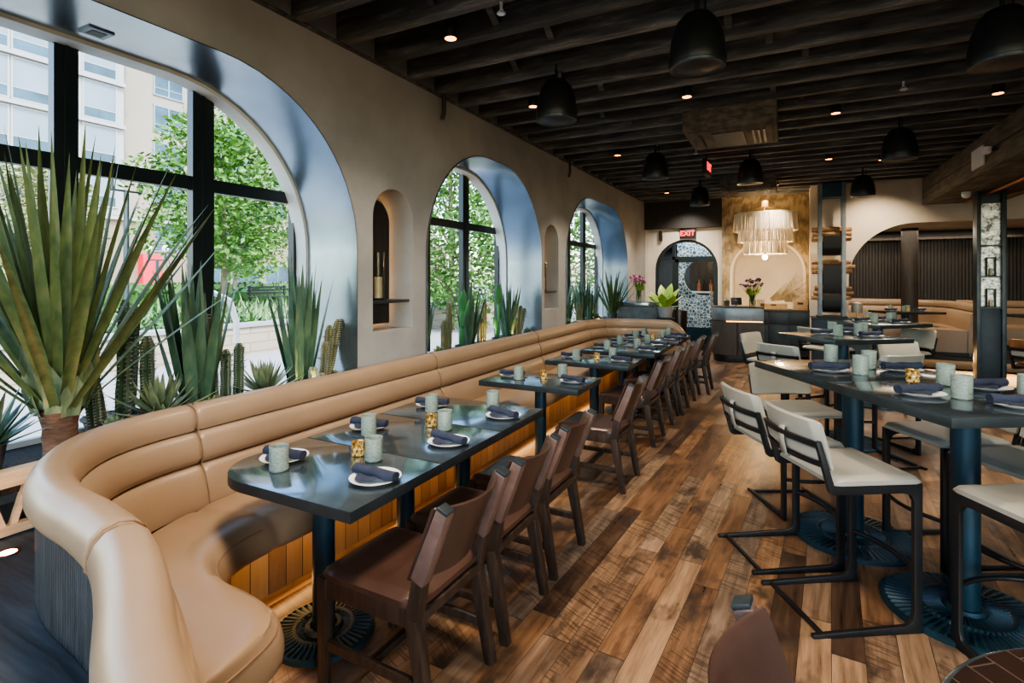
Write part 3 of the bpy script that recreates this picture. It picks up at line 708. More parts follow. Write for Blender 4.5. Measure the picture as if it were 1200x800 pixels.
rows = []; N = len(SF)
ys = [1.72, 3.93, 6.1]
for f, i in zip(SF, SI):
    g = 0.
    if f.x < -2.1 and i.x < -2.55: g = sum(math.exp(-(((f.y+i.y)/2-q)/.03)**2) for q in ys)*.014
    W = (f-i).length; row = []
    for u, z in sprof:
        dz = (z-.38)
        q = i+(f-i)*(u if u < .9 else 1-(1-u)*min(1.5, .5/max(.05, W)))
        if u > .9: q = q-(f-i).normalized()*g
        row.append((q.x, q.y, z-(g if dz > .02 else 0)))
    rows.append(row)
MB().grid(rows, closed=True, caps=True).build('seat', m_leather, bq, smooth=.9)
MB().tube([(r[8][0], r[8][1], r[8][2]+.001) for r in rows[:90]], .0035, 5).build('seat_piping', m_leather_seam, bq, smooth=1)
rows = []
for f, i in zip(SF, SI):
    d = (f-i).normalized(); a = f-d*.17; b = i
    rows.append([(a.x,a.y,0),(a.x,a.y,.3),(b.x,b.y,.3),(b.x,b.y,0)])
MB().grid(rows, closed=True, caps=True).build('plinth', m_plinth, bq, smooth=.5)
# warm strip under the seat front
led = light('seat_strip_lamp', 'AREA', (-2.245, 4.7, .292), 3.6, LED, .03, 6.2)
light('seat_strip_lamp', 'AREA', (-1.9, 1.24, .292), .5, LED, .45, .03)
light('floor_strip_lamp', 'AREA', (-2.28, 4.7, .06), 3., LED, .03, 6.2, rot=(0, -PI*.4, 0))
# dark ledge behind the near end of the banquette and recessed uplight
LP = [(q.x, q.y) for q in offset(BP, .028)[::6] if q.y < 1.62 and q.x < -1.3]
lp0 = [q for q in LP]
struct(MB().prism([(-1.3,LP[0][1]), (-1.3,.5), (-1.62,.70), (-1.75,.748), (-3.05,.748), (-3.05,1.62)]+lp0[::-1], 0, .48).build('floor_ledge', m_ledge), 'dark stained timber ledge behind the banquette curve')
struct(MB().prism([(-3.6,-1.2), (-1.3,-1.2), (-1.3,.49), (-1.62,.69), (-1.75,.747), (-1.9,.765), (-3.6,.765)], 0, .5).build('floor_step', m_ledge, bev=.004), 'dark timber step beside the banquette end')
t = thing('floor_uplight', 'small round recessed uplight glowing in the dark ledge', 'uplight', (-2.87,.99,.48))
MB().lathe([(.03,0),(.04,.004),(.042,0)], n=20).build('ring', m_black, t); MB().lathe([(0,.002),(.03,.002)], n=20).build('lens', e_spot, t)
light('uplight_lamp', 'SPOT', (-2.84,1.0,.5), 1.5, LED, .03, rot=(PI,0,0), spot=1.4)
# window planters: soil trough, timber front and trestle
for k, a in enumerate(arches):
    t = thing('planter_trough', 'pale timber trough of dark mulch along the %s arched window sill' % ('first','middle','far')[k], 'planter', (0,0,0), 0, 'window planters')
    z = .78 if k == 0 else .80; y0, y1 = a[0]+.06, a[1]-.04
    MB().b2((-3.06,y0,z-.07), (-2.99,y1,z)).build('front_board', m_pinewood, t, bev=.004)
    MB().b2((-3.53,y0,z-.12), (-3.06,y1,z-.03)).build('soil', m_soil, t)
    MB().b2((-3.53,y0,z-.07), (-3.49,y1,z+.0)).build('rear_board', m_white_plaster, t)
    if k == 0:
        n = MB(); y = y0+.05
        while y < 1.6:
            n.bar((-3.05,y,.5), (-3.05,y+.06,.71), .022, .03, up=(1,0,0)); n.bar((-3.05,y+.13,.5), (-3.05,y+.07,.71), .022, .03, up=(1,0,0)); y += .15
        n.b2((-3.07,y0,.49), (-3.03,1.7,.53)); n.build('trestle', m_pinewood, t)
    else: MB().b2((-3.53,y0,z-.4), (-3.0,y1,z-.12)).build('box', m_black, t)
# ------------------------------------------------------------------ plants
def pot(t, r=.07, h=.13, m=None, z=0.): return MB().lathe([(r*.78,0),(r,h*.9),(r*1.06,h*.9),(r*1.06,h),(r*.92,h),(r*.9,h*.85),(0,h*.85)], c=(0,0,z), n=18).build('pot', m or m_pot, t, smooth=.6)
def spiky(name, label, loc, L, w, n, el, mt, spread=.03, droop=.2, potr=.08, poth=.12, seed=1, group=None, lean=0.):
    r = random.Random(seed); t = thing(name, label, 'plant', loc, 0, group); pot(t, potr, poth)
    mb = MB()
    for i in range(n):
        u = i/n; az = i*2.4+r.uniform(-.3,.3); e = el[0]+(el[1]-el[0])*u+r.uniform(-.08,.08)
        b = spread*(1-u*.6)
        mb.blade((b*math.cos(az), b*math.sin(az), poth*.8), az, e, L*r.uniform(.75,1.05)*(.8+.2*u), w*r.uniform(.8,1.1), droop*r.uniform(.4,1.3), 7, .18, .75, peak=.35)
    mb.build('leaves', mt, t, smooth=1.2); return t
def rosette(name, label, loc, L, w, n, mt, seed=1, potm=None, potr=.08, poth=.1, group=None):
    r = random.Random(seed); t = thing(name, label, 'plant', loc, 0, group); pot(t, potr, poth, potm); mb = MB()
    for i in range(n):
        u = i/n; az = i*2.4; e = .25+1.15*u+r.uniform(-.06,.06)
        mb.blade((0,0,poth*.85+.02*u), az, e, L*(1-.3*u)*r.uniform(.9,1.05), w*(1-.3*u), -.15, 6, .22, .7, peak=.35)
    mb.build('leaves', mt, t, smooth=1.2); return t
def cactus(name, label, loc, cols, mt, nubs=True, seed=1, potr=.09, poth=.1, group=None):
    r = random.Random(seed); t = thing(name, label, 'cactus', loc, 0, group); pot(t, potr, poth)
    for dx, dy, h, rad, lean in cols:
        p = [Vector((dx+lean*.12*(u**2), dy+lean*(u if u < .35 else .35+(u-.35)*.35), poth*.8+h*u)) for u in [k/9 for k in range(10)]]
        rad *= .6
        mb = MB().tube(p, [rad*.9]+[rad*(1+.05*math.sin(k*2.)) for k in range(8)]+[rad*.45], 28, ribs=7, ribd=.24)
        if nubs:
            nb = mb
            for k in range(16):
                u = r.uniform(.55,1) if k < 11 else r.uniform(.1,1); q = p[min(9, int(u*9))]; a = r.uniform(0, 2*PI)
                nb.blade((q.x+rad*.9*math.cos(a), q.y+rad*.9*math.sin(a), q.z), a, .45, .042, .016, .2, 3)
        s_ = mb.build('stem', mt, t, smooth=1.)
        if loc[1] < 3.2:
            sb = MB()
            for a in range(7):
                for k in range(26):
                    u = (k+.5)/26; j = min(8, int(u*9)); q = p[j].lerp(p[j+1], u*9-j); an = 2*PI*a/7+PI/2; rr = rad*1.24*(1 if u < .9 else .75)
                    c_ = q+Vector((math.cos(an)*rr, math.sin(an)*rr, 0))
                    for e in (-.5,.5): sb.bar(c_-Vector((math.cos(an+e), math.sin(an+e), 0))*.006, c_+Vector((math.cos(an+e)*.011, math.sin(an+e)*.011, .004*e)), .0016, .0016)
            sb.build('bristles', m_spine, s_)
    return t
Z = .755
# big yucca on a fibrous trunk
t = thing('yucca_tree', 'big olive-green yucca with broad sword leaves on a fibrous trunk', 'plant', (-3.13,1.275,.74))
MB().lathe([(.06,-.02),(.068,.03),(.063,.07),(.07,.11),(.066,.16),(.076,.2),(.09,.245),(.07,.26),(0,.26)], n=24, mod=lambda a, z: 1+.03*math.sin(a*5+z*60)).build('trunk', m_trunk, t, smooth=.8)
mb = MB(); r = random.Random(4)
for i in range(64):
    u = i/64; az = i*2.39996; e = .72+.80*u**.8+r.uniform(-.05,.05); b = .085*(1-u*.5); 
    mb.blade((b*math.cos(az), b*math.sin(az), .25+.16*u), az, e, r.uniform(1.02,1.26), r.uniform(.04,.054), r.uniform(-.05,.2), 8, .22, .75, peak=.4)
mb.build('leaves', l_yucca, t, smooth=1.2)
mb = MB()
for i in range(26):
    az = i*2.4; mb.blade((.088*math.cos(az), .088*math.sin(az), .22+.11*(i/26)), az, 1.25, r.uniform(.16,.28), .085, -.1, 3, .1, .9, peak=.75)
mb.build('cut_leaf_bases', l_agave, t, smooth=1.2)
spiky('spiky_agave', 'dark spiky agave cut by the frame edge beside the big yucca', (-3.2,1.02,Z), .34, .05, 26, (.3,1.35), l_aloe, seed=3, potr=.08)
cactus('columnar_cactus', 'clump of tall dark spiny cacti right behind the big yucca trunk', (-3.33,1.6,Z), [(0,-.06,.62,.045,-.1),(.02,.03,.66,.045,.03),(-.04,.1,.62,.04,.05),(.07,.14,.45,.05,.0),(.06,-.12,.42,.04,-.03)], l_cact, seed=2, potr=.14)
rosette('small_succulent', 'small bright green succulent in a brown pot by the big cacti', (-3.1,1.49,.74), .08, .045, 22, l_succ, 5, m_brownpot, .06, .11)
rosette('spiky_agave', 'pale spiky agave on the sill between cacti clump and tall aloe', (-3.17,1.76,Z-.01), .34, .05, 34, l_agave, 6)
rosette('small_succulent', 'tiny pale succulent rosette in front of the first pale agave', (-3.06,1.70,.78), .09, .05, 18, l_succ, 8, m_brownpot, .055, .07)
spiky('tall_aloe', 'tall blue-green sword plant before the window mullion', (-3.2,1.98,Z-.02), .96, .075, 26, (1.36,1.56), l_aloe, .075, .12, .1, .12, 11, 'tall sword plants')
rosette('small_succulent', 'grey-green succulent rosette at the foot of the tall sword plant', (-3.06,2.02,.78), .10, .05, 20, l_succ, 12, None, .06, .06)
cactus('columnar_cactus', 'pair of green column cacti on the sill beside the tall sword plant', (-3.16,2.15,Z), [(0,0,.33,.042,0),(.0,.085,.36,.042,.01),(-.05,-.04,.28,.035,-.02)], l_cact, seed=5, potr=.09)
cactus('columnar_cactus', 'thin gold-glow cactus behind the tall sword plant on the mullion', (-3.4,2.17,Z), [(0,0,.55,.04,0)], l_yellow, seed=6, potr=.06)
rosette('spiky_agave', 'wide green agave on the sill midway to the second sword plant', (-3.15,2.42,Z+.0), .30, .05, 36, l_agave, 16)
spiky('tall_aloe', 'tall blue-green sword plant by the window frame end', (-3.2,2.76,Z-.02), .96, .066, 26, (1.38,1.56), l_aloe, .075, .1, .09, .12, 17, 'tall sword plants')
cactus('columnar_cactus', 'small yellow-green cactus stub before the second sword plant', (-3.06,2.76,.78), [(0,0,.15,.035,0),(.02,.05,.1,.028,.0)], l_succ, False, 7, .055, .05)
cactus('columnar_cactus', 'leaning leafy cactus beside the steel reveal with gold-glow stems', (-3.14,2.92,Z), [(0,0,.42,.04,.10),(0,.03,.46,.04,.18),(.02,-.03,.3,.032,.05)], l_yellow, True, 9, .09)
rosette('small_succulent', 'tiny succulent in a pot by the first steel reveal', (-3.1,3.0,Z+.02), .075, .045, 18, l_succ, 19, None, .045, .08)
# middle window
def paddle(label, loc, pads, seed):
    t = thing('paddle_cactus', label, 'cactus', loc); pot(t, .07, .12); mb = MB()
    for x, y, z, rx, rz_, tilt in pads:
        rot = Matrix.Rotation(tilt, 3, 'X'); o = len(mb.v); mb.sphere((0,0,0), 1., 12, 9, (.018, rx, rz_))
        mb.v[o:] = [tuple(rot @ Vector(p)+Vector((x,y,z))) for p in mb.v[o:]]
    mb.build('pads', l_paddle, t, smooth=1.2); return t
spiky('tall_aloe', 'dark sword plant with gold base at the middle window edge', (-3.12,4.12,Z), .85, .05, 16, (1.38,1.55), l_aloe, .03, .06, .08, .12, 31, 'tall sword plants')
rosette('small_succulent', 'low dark succulent below the middle window edge sword plant', (-3.04,4.3,.82), .1, .05, 18, l_succ, 32, None, .06, .06)
cactus('columnar_cactus', 'gold-glow cactus clump on the middle window sill, front one', (-3.12,4.55,Z+.02), [(0,-.06,.33,.045,0),(0,.03,.5,.04,0),(-.05,.1,.42,.04,.03)], l_yellow, True, 33, .1)
paddle('bright green paddle plant before the middle window mullion', (-3.12,4.82,Z+.02), [(0,0,.22,.045,.12,0),(.01,.0,.4,.05,.1,.1),(0,.03,.58,.075,.13,-.1),(.01,.09,.5,.03,.12,-.5)], 1)
spiky('tall_aloe', 'bushy sword plant before the middle window mullion', (-3.22,5.12,Z), .82, .055, 28, (1.3,1.55), l_aloe, .05, .1, .1, .12, 34, 'tall sword plants')
cactus('columnar_cactus', 'cactus with gold-glow stems between the two paddle plants', (-3.22,5.42,Z), [(0,-.05,.34,.05,0),(0,.05,.52,.04,.02)], l_yellow, True, 35, .09)
paddle('bright green paddle plant by the middle window frame', (-3.12,5.62,Z+.02), [(0,0,.2,.06,.09,0),(.0,-.05,.3,.05,.09,.3),(0,.03,.42,.03,.14,0),(.0,.03,.65,.08,.12,0),(-.02,.1,.6,.035,.12,-.3)], 2)
spiky('tall_aloe', 'leaning sword plant against the middle steel reveal', (-3.2,6.02,Z), .82, .06, 22, (1.28,1.53), l_aloe, .05, .05, .1, .12, 36, 'tall sword plants')
cactus('columnar_cactus', 'gold-glow cactus leaning beside the middle steel reveal', (-3.12,6.15,Z+.02), [(0,0,.4,.045,.12),(0,.04,.36,.04,.22),(0,-.05,.25,.04,0)], l_yellow, True, 37, .09)
rosette('small_succulent', 'small succulent in a pot at the middle steel reveal', (-3.1,6.42,Z+.04), .09, .05, 18, l_succ, 38, None, .06, .1)
# far window
for i, (y, L, n) in enumerate(((7.55,.6,14), (8.0,.85,18), (8.75,.8,20), (9.2,.85,16))):
    spiky('tall_aloe', ('short sword plant at the edge of the far window','slim sword plant before the far window first pane','broad sword plant at the far window mullion','dark sword plant by the far window frame')[i], (-3.2,y,Z), L, .07, n, (1.34,1.54), l_aloe, .05, .1, .09, .12, 41+i, 'tall sword plants')
cactus('columnar_cactus', 'gold-glow cactus on the far window sill', (-3.12,8.4,Z+.02), [(0,0,.35,.05,0),(0,.1,.25,.05,0)], l_yellow, True, 46, .1)
rosette('small_succulent', 'row-end low succulent before the far window sword plants', (-3.1,7.85,Z+.04), .12, .06, 20, l_succ, 47)
rosette('small_succulent', 'low succulent beside the gold-glow cactus of the far window', (-3.1,9.3,Z+.04), .12, .06, 20, l_succ, 48)
spiky('fountain_yucca', 'fountain-shaped green yucca in a dark pot at the far reveal', (-3.0,9.95,.8), 1.0, .05, 40, (.95,1.5), l_yucca, .05, .25, .1, .14, 50)
for y in (1.72, 2.05, 2.74, 4.16, 4.5, 5.44, 6.1, 7.6, 8.35, 9.25): light('plant_uplight', 'SPOT', (-3.03, y, .83), 7, (1.,.66,.25), .015, rot=(0, PI*.78, 0), spot=1.6)
#%%PART4
# ------------------------------------------------------------------ tables
def disc_rows(r, ribs):
    rows = []
    for rr, z, a in ((.0,.03,0),(.05,.03,0),(.06,.045,0),(.075,.045,0),(.085,.028,0),(.10,.028,1),(r*.5,.026,1),(r*.5+.008,.036,0),(r*.5+.02,.036,0),(r*.5+.03,.024,1),(r*.93,.018,1),(r*.95,.026,0),(r,.022,0),(r,.0,0)):
        n = ribs*4; rows.append([(rr*math.cos(2*PI*k/n), rr*math.sin(2*PI*k/n), z+(.009 if a and k % 4 in (0,1) else 0)) for k in range(n)])
    return rows
def make_table(name, label, cat, top_mb, zt, pr, dr, ribs, th):
    t = thing(name, label, cat)
    tt = top_mb.build('tabletop', m_bronze, t, bev=.002, seg=2); tt.data.materials.append(m_edge)
    for p in tt.data.polygons:
        if p.normal.z < .4: p.material_index = 1
    MB().cyl((0,0,.03), (0,0,zt-th-.012), pr, 24).build('pole', m_pole, t, smooth=.6)
    MB().b2((-.2,-.2,zt-th-.014), (.2,.2,zt-th)).build('mounting_plate', m_black, t)
    MB().grid(disc_rows(dr, ribs), closed=True).build('base', m_disc, t, smooth=.5); return t
W2, H2 = .445, .29
c = [(-W2+.0+.26-.26*math.cos(a), -H2+.26-.26*math.sin(a)) for a in [PI/2*k/10 for k in range(11)]]
first = make_table('dining_table', 'dark metal-topped two-seat table with rounded corner at the banquette curve', 'table', MB().prism(c+[(W2,-H2),(W2,H2),(-W2,H2)], .705, .75), .75, .05, .225, 44, .045)
std = Proto(make_table('dining_table', '', 'table', MB().b2((-W2,-H2+.002,.705), (W2,H2-.002,.75)), .75, .05, .225, 44, .045))
ORD = ['first', 'second', 'third', 'fourth', 'fifth', 'sixth', 'seventh', 'eighth', 'ninth']
TY = [(-1.885,1.76),(-1.885,2.345),(-1.885,2.93),(-1.885,4.155),(-1.83,5.41),(-1.785,6.34),(-1.785,6.92),(-1.75,7.62),(-1.75,8.06)]
TL = ['dark metal-topped table joined as second of the near trio', 'dark metal-topped table joined last in the near trio', 'single dark two-seat table after the joined trio', 'second single dark two-seat table along the banquette', 'front half of the first joined far pair of tables', 'rear half of the first joined far pair of tables', 'front half of the joined pair in the far banquette curve', 'last dark table inside the far banquette curve']
first.location = (*TY[0], 0); first['group'] = 'banquette tables'
for (x, y), l in zip(TY[1:], TL): std((x, y, 0), 0, l, 'banquette tables')
cup = thing('tumbler', '', 'glass')
MB().lathe([(.036,0),(.040,.004),(.0415,.012),(.0415,.112),(.0385,.112),(.0375,.02),(0,.014)], n=28).build('glass_wall', m_cup, cup, smooth=.5)
MB().lathe([(.0422,.008),(.0428,.012),(.0422,.016)], n=28).build('foot_ring', m_cup, cup, smooth=.8)
cup = Proto(cup)
vt = Proto(tag(MB().lathe([(.022,0),(.031,.004),(.033,.03),(.031,.058),(.034,.068),(.031,.068),(.028,.058),(.028,.008),(0,.006)], n=22, mod=lambda a, z: 1+.02*math.sin(a*9)).build('votive_holder', m_votive, smooth=.6), '', 'candle holder'))
pl = Proto(tag(MB().lathe([(.055,0),(.06,.003),(.085,.010),(.108,.019),(.110,.021),(.107,.021),(.082,.013),(.058,.007),(0,.007)], n=36).build('side_plate', m_white, smooth=.8), '', 'plate'))
nk = thing('rolled_napkin', '', 'napkin')
rows = []
for i in range(15):
    x = -.115+.23*i/14; rr = .021*(1+.05*math.sin(i*1.3)); rows.append([(x, rr*1.15*math.cos(a), .024+rr*math.sin(a)+.002*math.sin(i)) for a in [2*PI*k/14 for k in range(14)]])
MB().grid(rows, closed=True, caps=True).build('roll', m_napkin, nk, smooth=.8)
sp_ = [(.1155, (.004+.0017*k)*math.cos(k*.7), .024+(.004+.0017*k)*math.sin(k*.7)) for k in range(10)]
MB().tube(sp_, .0016, 5).build('rolled_edge', m_black, nk, smooth=1)
fl = MB(); rows = []
for i in range(9):
    u = i/8; rows.append([(-.095+.15*u*.9+.02*v, -.02-(.062*math.sin(PI*min(1, u*1.05)**.7))*v, .016-.006*v+.002*math.sin(u*9)) for v in (0,.33,.66,1.)])
fl.grid(rows).build('loose_fold', m_napkin, nk, smooth=1)
nk = Proto(nk)
def setting(px, py, z, rz, who, flip=0):
    pl((px, py, z), 0, 'white side plate under a navy napkin, '+who, 'side plates')
    nk((px, py, z+.012), rz, 'rolled navy napkin lying on a plate, '+who, 'rolled napkins')
def jit(a=.012): return R.uniform(-a, a)
for k, (x, y) in enumerate(TY):
    w = '%s table along the banquette, ' % ORD[k]
    if k == 8: y0 = y+.02
    setting(x-.257+jit(), y+.0+jit(), .75, .12+jit(.2), w+'window side')
    setting(x+.315+jit(), y-.02+jit(), .75, -.16+jit(.2), w+'aisle side')
    cup((x-.165+jit(), y-.11+jit(), .75), R.random(), 'pale green ribbed tumbler, '+w+'window side', 'tumblers')
    cup((x+.14+jit(), y+.17+jit(), .75), R.random(), 'pale green ribbed tumbler, '+w+'aisle side', 'tumblers')
    if k in (0,1,3,4,6,7): vt((x+.025+jit(), y+(.21 if k < 2 else .02)+jit(), .75), R.random(), 'gold mosaic glass votive, '+w+'mid-table', 'gold votives')
# high tables
tp = MB().b2((-.43,-.376,1.006), (.43,.376,1.05))
hi = Proto(make_table('high_table', '', 'table', tp, 1.05, .058, .34, 56, .044))
HA = TH+math.radians(4.3)
HT = [((2.183,2.561), HA, 'high dark bar table in front of the stools, closest half'), ((2.126,3.315), HA, 'high dark bar table butted behind the closest one'),
      ((3.254,5.238), TH+math.radians(11.5), 'square high table standing alone behind the joined pair'), ((4.67,6.79), TH+math.radians(17), 'rearmost square high table before the log rack')]
for (p, a, l) in HT: hi((*LD(*p), 0), a, l, 'high bar tables')
def hl(k, lat, d): x, y = LD(lat, d); return x, y
HW = ['closest high table', 'second high table', 'third high table', 'rearmost high table']
def hs(k, lat, d, w, rz=None):
    x, y = LD(lat, d); setting(x, y, 1.05, (HT[k][1] if rz is None else rz)+jit(.1), HW[k]+', '+w)
def hc(k, lat, d, w): x, y = LD(lat, d); cup((x, y, 1.05), R.random(), 'pale green ribbed tumbler, '+HW[k]+', '+w, 'tumblers')
hs(0,1.96,2.565,'stool side'); hs(0,2.40,2.70,'far long side'); hs(0,2.22,2.33,'short end', HA-.15)
hs(1,1.92,3.22,'stool side'); hs(1,2.36,3.22,'far long side')
hc(0,2.115,2.50,'front one'); hc(0,2.30,2.82,'rear one'); hc(0,2.43,2.50,'frame-edge one'); hc(1,2.046,3.12,'front one'); hc(1,2.235,3.33,'rear one'); hc(1,2.16,3.6,'end one')
x, y = LD(2.186, 2.90); vt((x, y, 1.05), 0, 'amber gold mosaic votive where the joined high tables meet', 'gold votives')
for k, (lat, d) in ((2, HT[2][0]), (3, HT[3][0])):
    hs(k, lat-.17, d+.05, 'aisle side'); hs(k, lat+.17, d-.16, 'front side'); hs(k, lat+.17, d+.22, 'rear side')
    hc(k, lat-.08, d-.06, 'front one'); hc(k, lat+.05, d+.25, 'rear aisle one'); hc(k, lat+.2, d+.06, 'middle one'); hc(k, lat+.34, d+.2, 'outer one')
x, y = LD(4.6, 6.9); vt((x, y, 1.05), 0, 'gold mosaic votive on the rearmost high table', 'gold votives')
# ------------------------------------------------------------------ dining chairs
def make_chair():
    t = thing('dining_chair', '', 'chair')
    rows = []
    for i in range(13):      # seat pad with rounded edges, slightly dished
        u = i/12; x = -.275+.485*u; e = min(1, min(u, 1-u)/.07); hz = .472-.018*(1-math.sin(e*PI/2)); hw = .222-.018*(1-math.sin(e*PI/2))
        ring = []
        for k in range(17):
            v = -1+2*k/16; ee = min(1, (1-abs(v))/.09); ring.append((x, v*hw, hz-.018*(1-math.sin(ee*PI/2))-.008*(1-v*v)*math.sin(PI*u)))
        ring += [(x, hw, .432), (x, -hw, .432)]; rows.append(ring)
    MB().grid(rows, closed=True, caps=True).build('seat', m_brown, t, smooth=.9)
    f = MB().b2((-.262,-.215,.36), (-.238,.215,.434)).b2((.165,-.2,.36), (.19,.2,.434))
    for s in (-1,1): f.bar((-.25,s*.205,.397), (.18,s*.205,.397), .024, .074)
    f.build('seat_frame', m_darkwood, t, bev=.003)
    for s in (-1,1):
        MB().bar((-.258,s*.203,.434), (-.262,s*.205,0), .05, .05, up=(1,0,0), w1=.034, h1=.036).build('leg', m_darkwood, t, bev=.004)
        rb = MB().bar((.19,s*.205,.40), (.262,s*.21,0), .052, .054, up=(1,0,0), w1=.036, h1=.04)
        rb.bar((.190,s*.205,.39), (.222,s*.205,.56), .048, .056, up=(1,0,0), w1=.044, h1=.05); rb.build('leg', m_darkwood, t, bev=.004)
        w = MB().bar((.218,s*.205,.545), (.325,s*.205,.812), .056, .058, up=(1,0,0), w1=.052, h1=.048).build('leather_wrapped_post', m_wrap, t, bev=.006)
        MB().bar((.3252,s*.205,.8125), (.3292,s*.205,.8225), .05, .046, up=(1,0,0)).build('post_cap', m_edge, w, bev=.002)
    rows = []
    for i in range(15):
        v = -1+2*i/14; y = v*.214; bow = .072*(1-v*v)-.036; row = []
        for z, o in ((.535,.0),(.60,0),(.68,0),(.76,0),(.812,0),(.818,.006),(.812,.012),(.76,.012),(.68,.012),(.60,.012),(.535,.012)):
            xx = .214+(z-.545)*.4+bow-.012+o*1.2; row.append((xx, y, z-.012*(1-v*v)))
        rows.append(row)
    MB().grid(rows, closed=True, caps=True).build('backrest', m_brown, t, smooth=.8)
    for s in (-1,1): MB().bar((-.258,s*.204,.165), (.232,s*.207,.165), .022, .036).build('stretcher', m_darkwood, t, bev=.003)
    MB().b2((-.03,-.2,.15), (-.006,.2,.182)).build('stretcher', m_darkwood, t, bev=.003)
    MB().b2((.2,-.2,.385), (.222,.2,.42)).build('back_rail', m_darkwood, t, bev=.003)
    return t
ch = Proto(make_chair())
CY = [1.735, 2.28, 2.85, 4.13, 5.35, 6.2, 6.68, 7.5, 7.98]
CX_ = [-1.375,-1.37,-1.375,-1.36,-1.40,-1.40,-1.37,-1.35,-1.24]
CL = ['dark wooden leather chair at the round-cornered table, frontmost in the row', 'second brown leather chair in the row at the joined tables', 'third brown leather chair, last at the joined trio', 'fourth brown leather chair, at the first single table',
      'fifth brown leather chair, at the second single table', 'sixth brown leather chair, front one at the far table pair', 'seventh brown leather chair, rear one at the far table pair', 'eighth brown leather chair, second from the far end', 'ninth brown leather chair, at the far end of the row']
for x, y, l in zip(CX_, CY, CL): ch((x, y, 0), R.uniform(-.03,.03), l, 'banquette side chairs')
ch((.208, 1.2, 0), PI-.08, 'brown leather chair cut by the bottom frame edge, facing the round table')
t = make_table('round_table', 'round table with dark tile-patterned top in the frame corner', 'table', MB().lathe([(0,.705),(.5,.705),(.525,.712),(.53,.73),(.525,.744),(.51,.748)], n=64), .75, .055, .3, 44, .045)
t.location = (.77, 1.23, 0)
MB().lathe([(0,.7505),(.512,.7505),(.512,.747)], n=64).build('tile_inlay', m_tile, t)
# ------------------------------------------------------------------ bar stools
def make_stool():
    t = thing('bar_stool', '', 'stool')
    rows = []
    for i in range(13):
        u = i/12; x = -.205+.43*u; e = min(1, min(u, 1-u)/.08); q = .016*(1-math.sin(e*PI/2)); ring = []
        for k in range(17):
            v = -1+2*k/16; ee = min(1, (1-abs(v))/.08); ring.append((x, v*(.222-q), .716-q-.014*(1-math.sin(ee*PI/2))))
        ring += [(x, .222-q, .682), (x, -.222+q, .682)]; rows.append(ring)
    MB().grid(rows, closed=True, caps=True).build('seat', m_cream, t, smooth=.9)
    for s in (-1,1):
        y = s*.208
        out = [(-.30,.0),(.222,.0),(.222,.682),(-.20,.682),(-.262,.885),(-.285,.878),(-.222,.652),(-.205,.64),(.13,.64),(.165,.63),(.182,.60),(.182,.085),(.172,.05),(.14,.036),(-.30,.018)]
        mb = MB(); n = len(out)
        mb.add([(a, y-.011, b) for a, b in out]+[(a, y+.011, b) for a, b in out], [tuple(range(n))[::-1], tuple(range(n, 2*n))]+[(i, (i+1) % n, n+(i+1) % n, n+i) for i in range(n)])
        mb.build('side_frame', m_stoolmetal, t, bev=.003)
    fr = MB(); fr.tube([(.2+.05*(1-(v*v)), v*.208, .27) for v in [-1+k/5 for k in range(11)]], .012, 8); fr.build('footrest', m_stoolmetal, t, smooth=.8)
    MB().bar((-.25,-.208,.012), (-.25,.208,.012), .018, .016).build('floor_bar', m_stoolmetal, t, bev=.002)
    def band(z0, z1, off, th, hw=.222, bow=.035):
        rows = []
        for i in range(15):
            v = -1+2*i/14; b = bow*(1-v*v); row = []
            def X(z): return -.222-(z-.70)*.27-b
            e = .4+.6*min(1, (1-abs(v))/.06)
            zm, hz = (z0+z1)/2, (z1-z0)/2
            for a, o in ((-1,.0),(-.92,-.4),(0,-.5),(.92,-.4),(1,0),(.92,.4),(0,.5),(-.92,.4)):
                z = zm+hz*a*(.9+.1*e); row.append((X(z)+off+th*o*e, v*hw, z))
            rows.append(row)
        return MB().grid(rows, closed=True, caps=True)
    band(.745,.975,.026,.04).build('back_pad', m_cream, t, smooth=.9)
    band(.855,.885,-.012,.02,.218).build('back_bar', m_stoolmetal, t, smooth=.6)
    band(.765,.788,-.012,.018,.216).build('back_bar', m_stoolmetal, t, smooth=.6)
    band(.795,.848,-.004,.014,.216).build('leather_band', m_cream, t, smooth=.8)
    mb = MB()
    mb.grid([[(x, y_, z) for y_ in (-.024,.024)] for x, z in ((-.30,.905),(-.318,.90),(-.322,.84),(-.303,.758),(-.285,.755))]); o = mb.build('strap', m_cream, t, smooth=.8)
    md = o.modifiers.new('s', 'SOLIDIFY'); md.thickness = .004
    return t
st = Proto(make_stool())
def stool(lat, d, rz, l): x, y = LD(lat, d); return st((x, y, 0), TH+rz, l, 'bar stools')
stool(1.632, 2.62, .075, 'cream leather cantilever stool in front at the aisle side of the closest high table')
stool(1.60, 3.13, .06, 'cream leather cantilever stool behind the front one, aisle side')
stool(2.02, 3.76, -PI/2+.02, 'cream stool at the far short end of the joined high tables, facing the room')
stool(2.57, 3.15, PI+.075, 'cream stool on the far long side of the joined high tables, rear one')
stool(2.575, 2.66, PI+.075, 'cream stool on the far long side of the joined high tables, front one')
stool(2.17, 2.14, PI/2+.06, 'cream stool seat cut by the frame edge, at the short end of the high table')
stool(2.80, 5.28, .5, 'cream stool with dark strapped back at the aisle side of the third high table')
stool(2.95, 6.0, -.9, 'tan-lit cream stool behind the third high table, angled at its corner')
stool(3.22, 4.72, PI/2+.2, 'cream stool in front of the third high table, back to view')
stool(3.90, 5.08, -PI/2+.1, 'cream stool at the outer corner of the third high table, pad facing view')
stool(4.12, 6.95, .3, 'cream stool at the aisle side of the rearmost high table, lit warm')
stool(4.86, 6.62, PI+.25, 'cream stool on the outer side of the rearmost high table')
s = stool(5.62, 5.55, .35, 'cream-strapped stool with russet hide pad by the steel column, cut by frame edge')
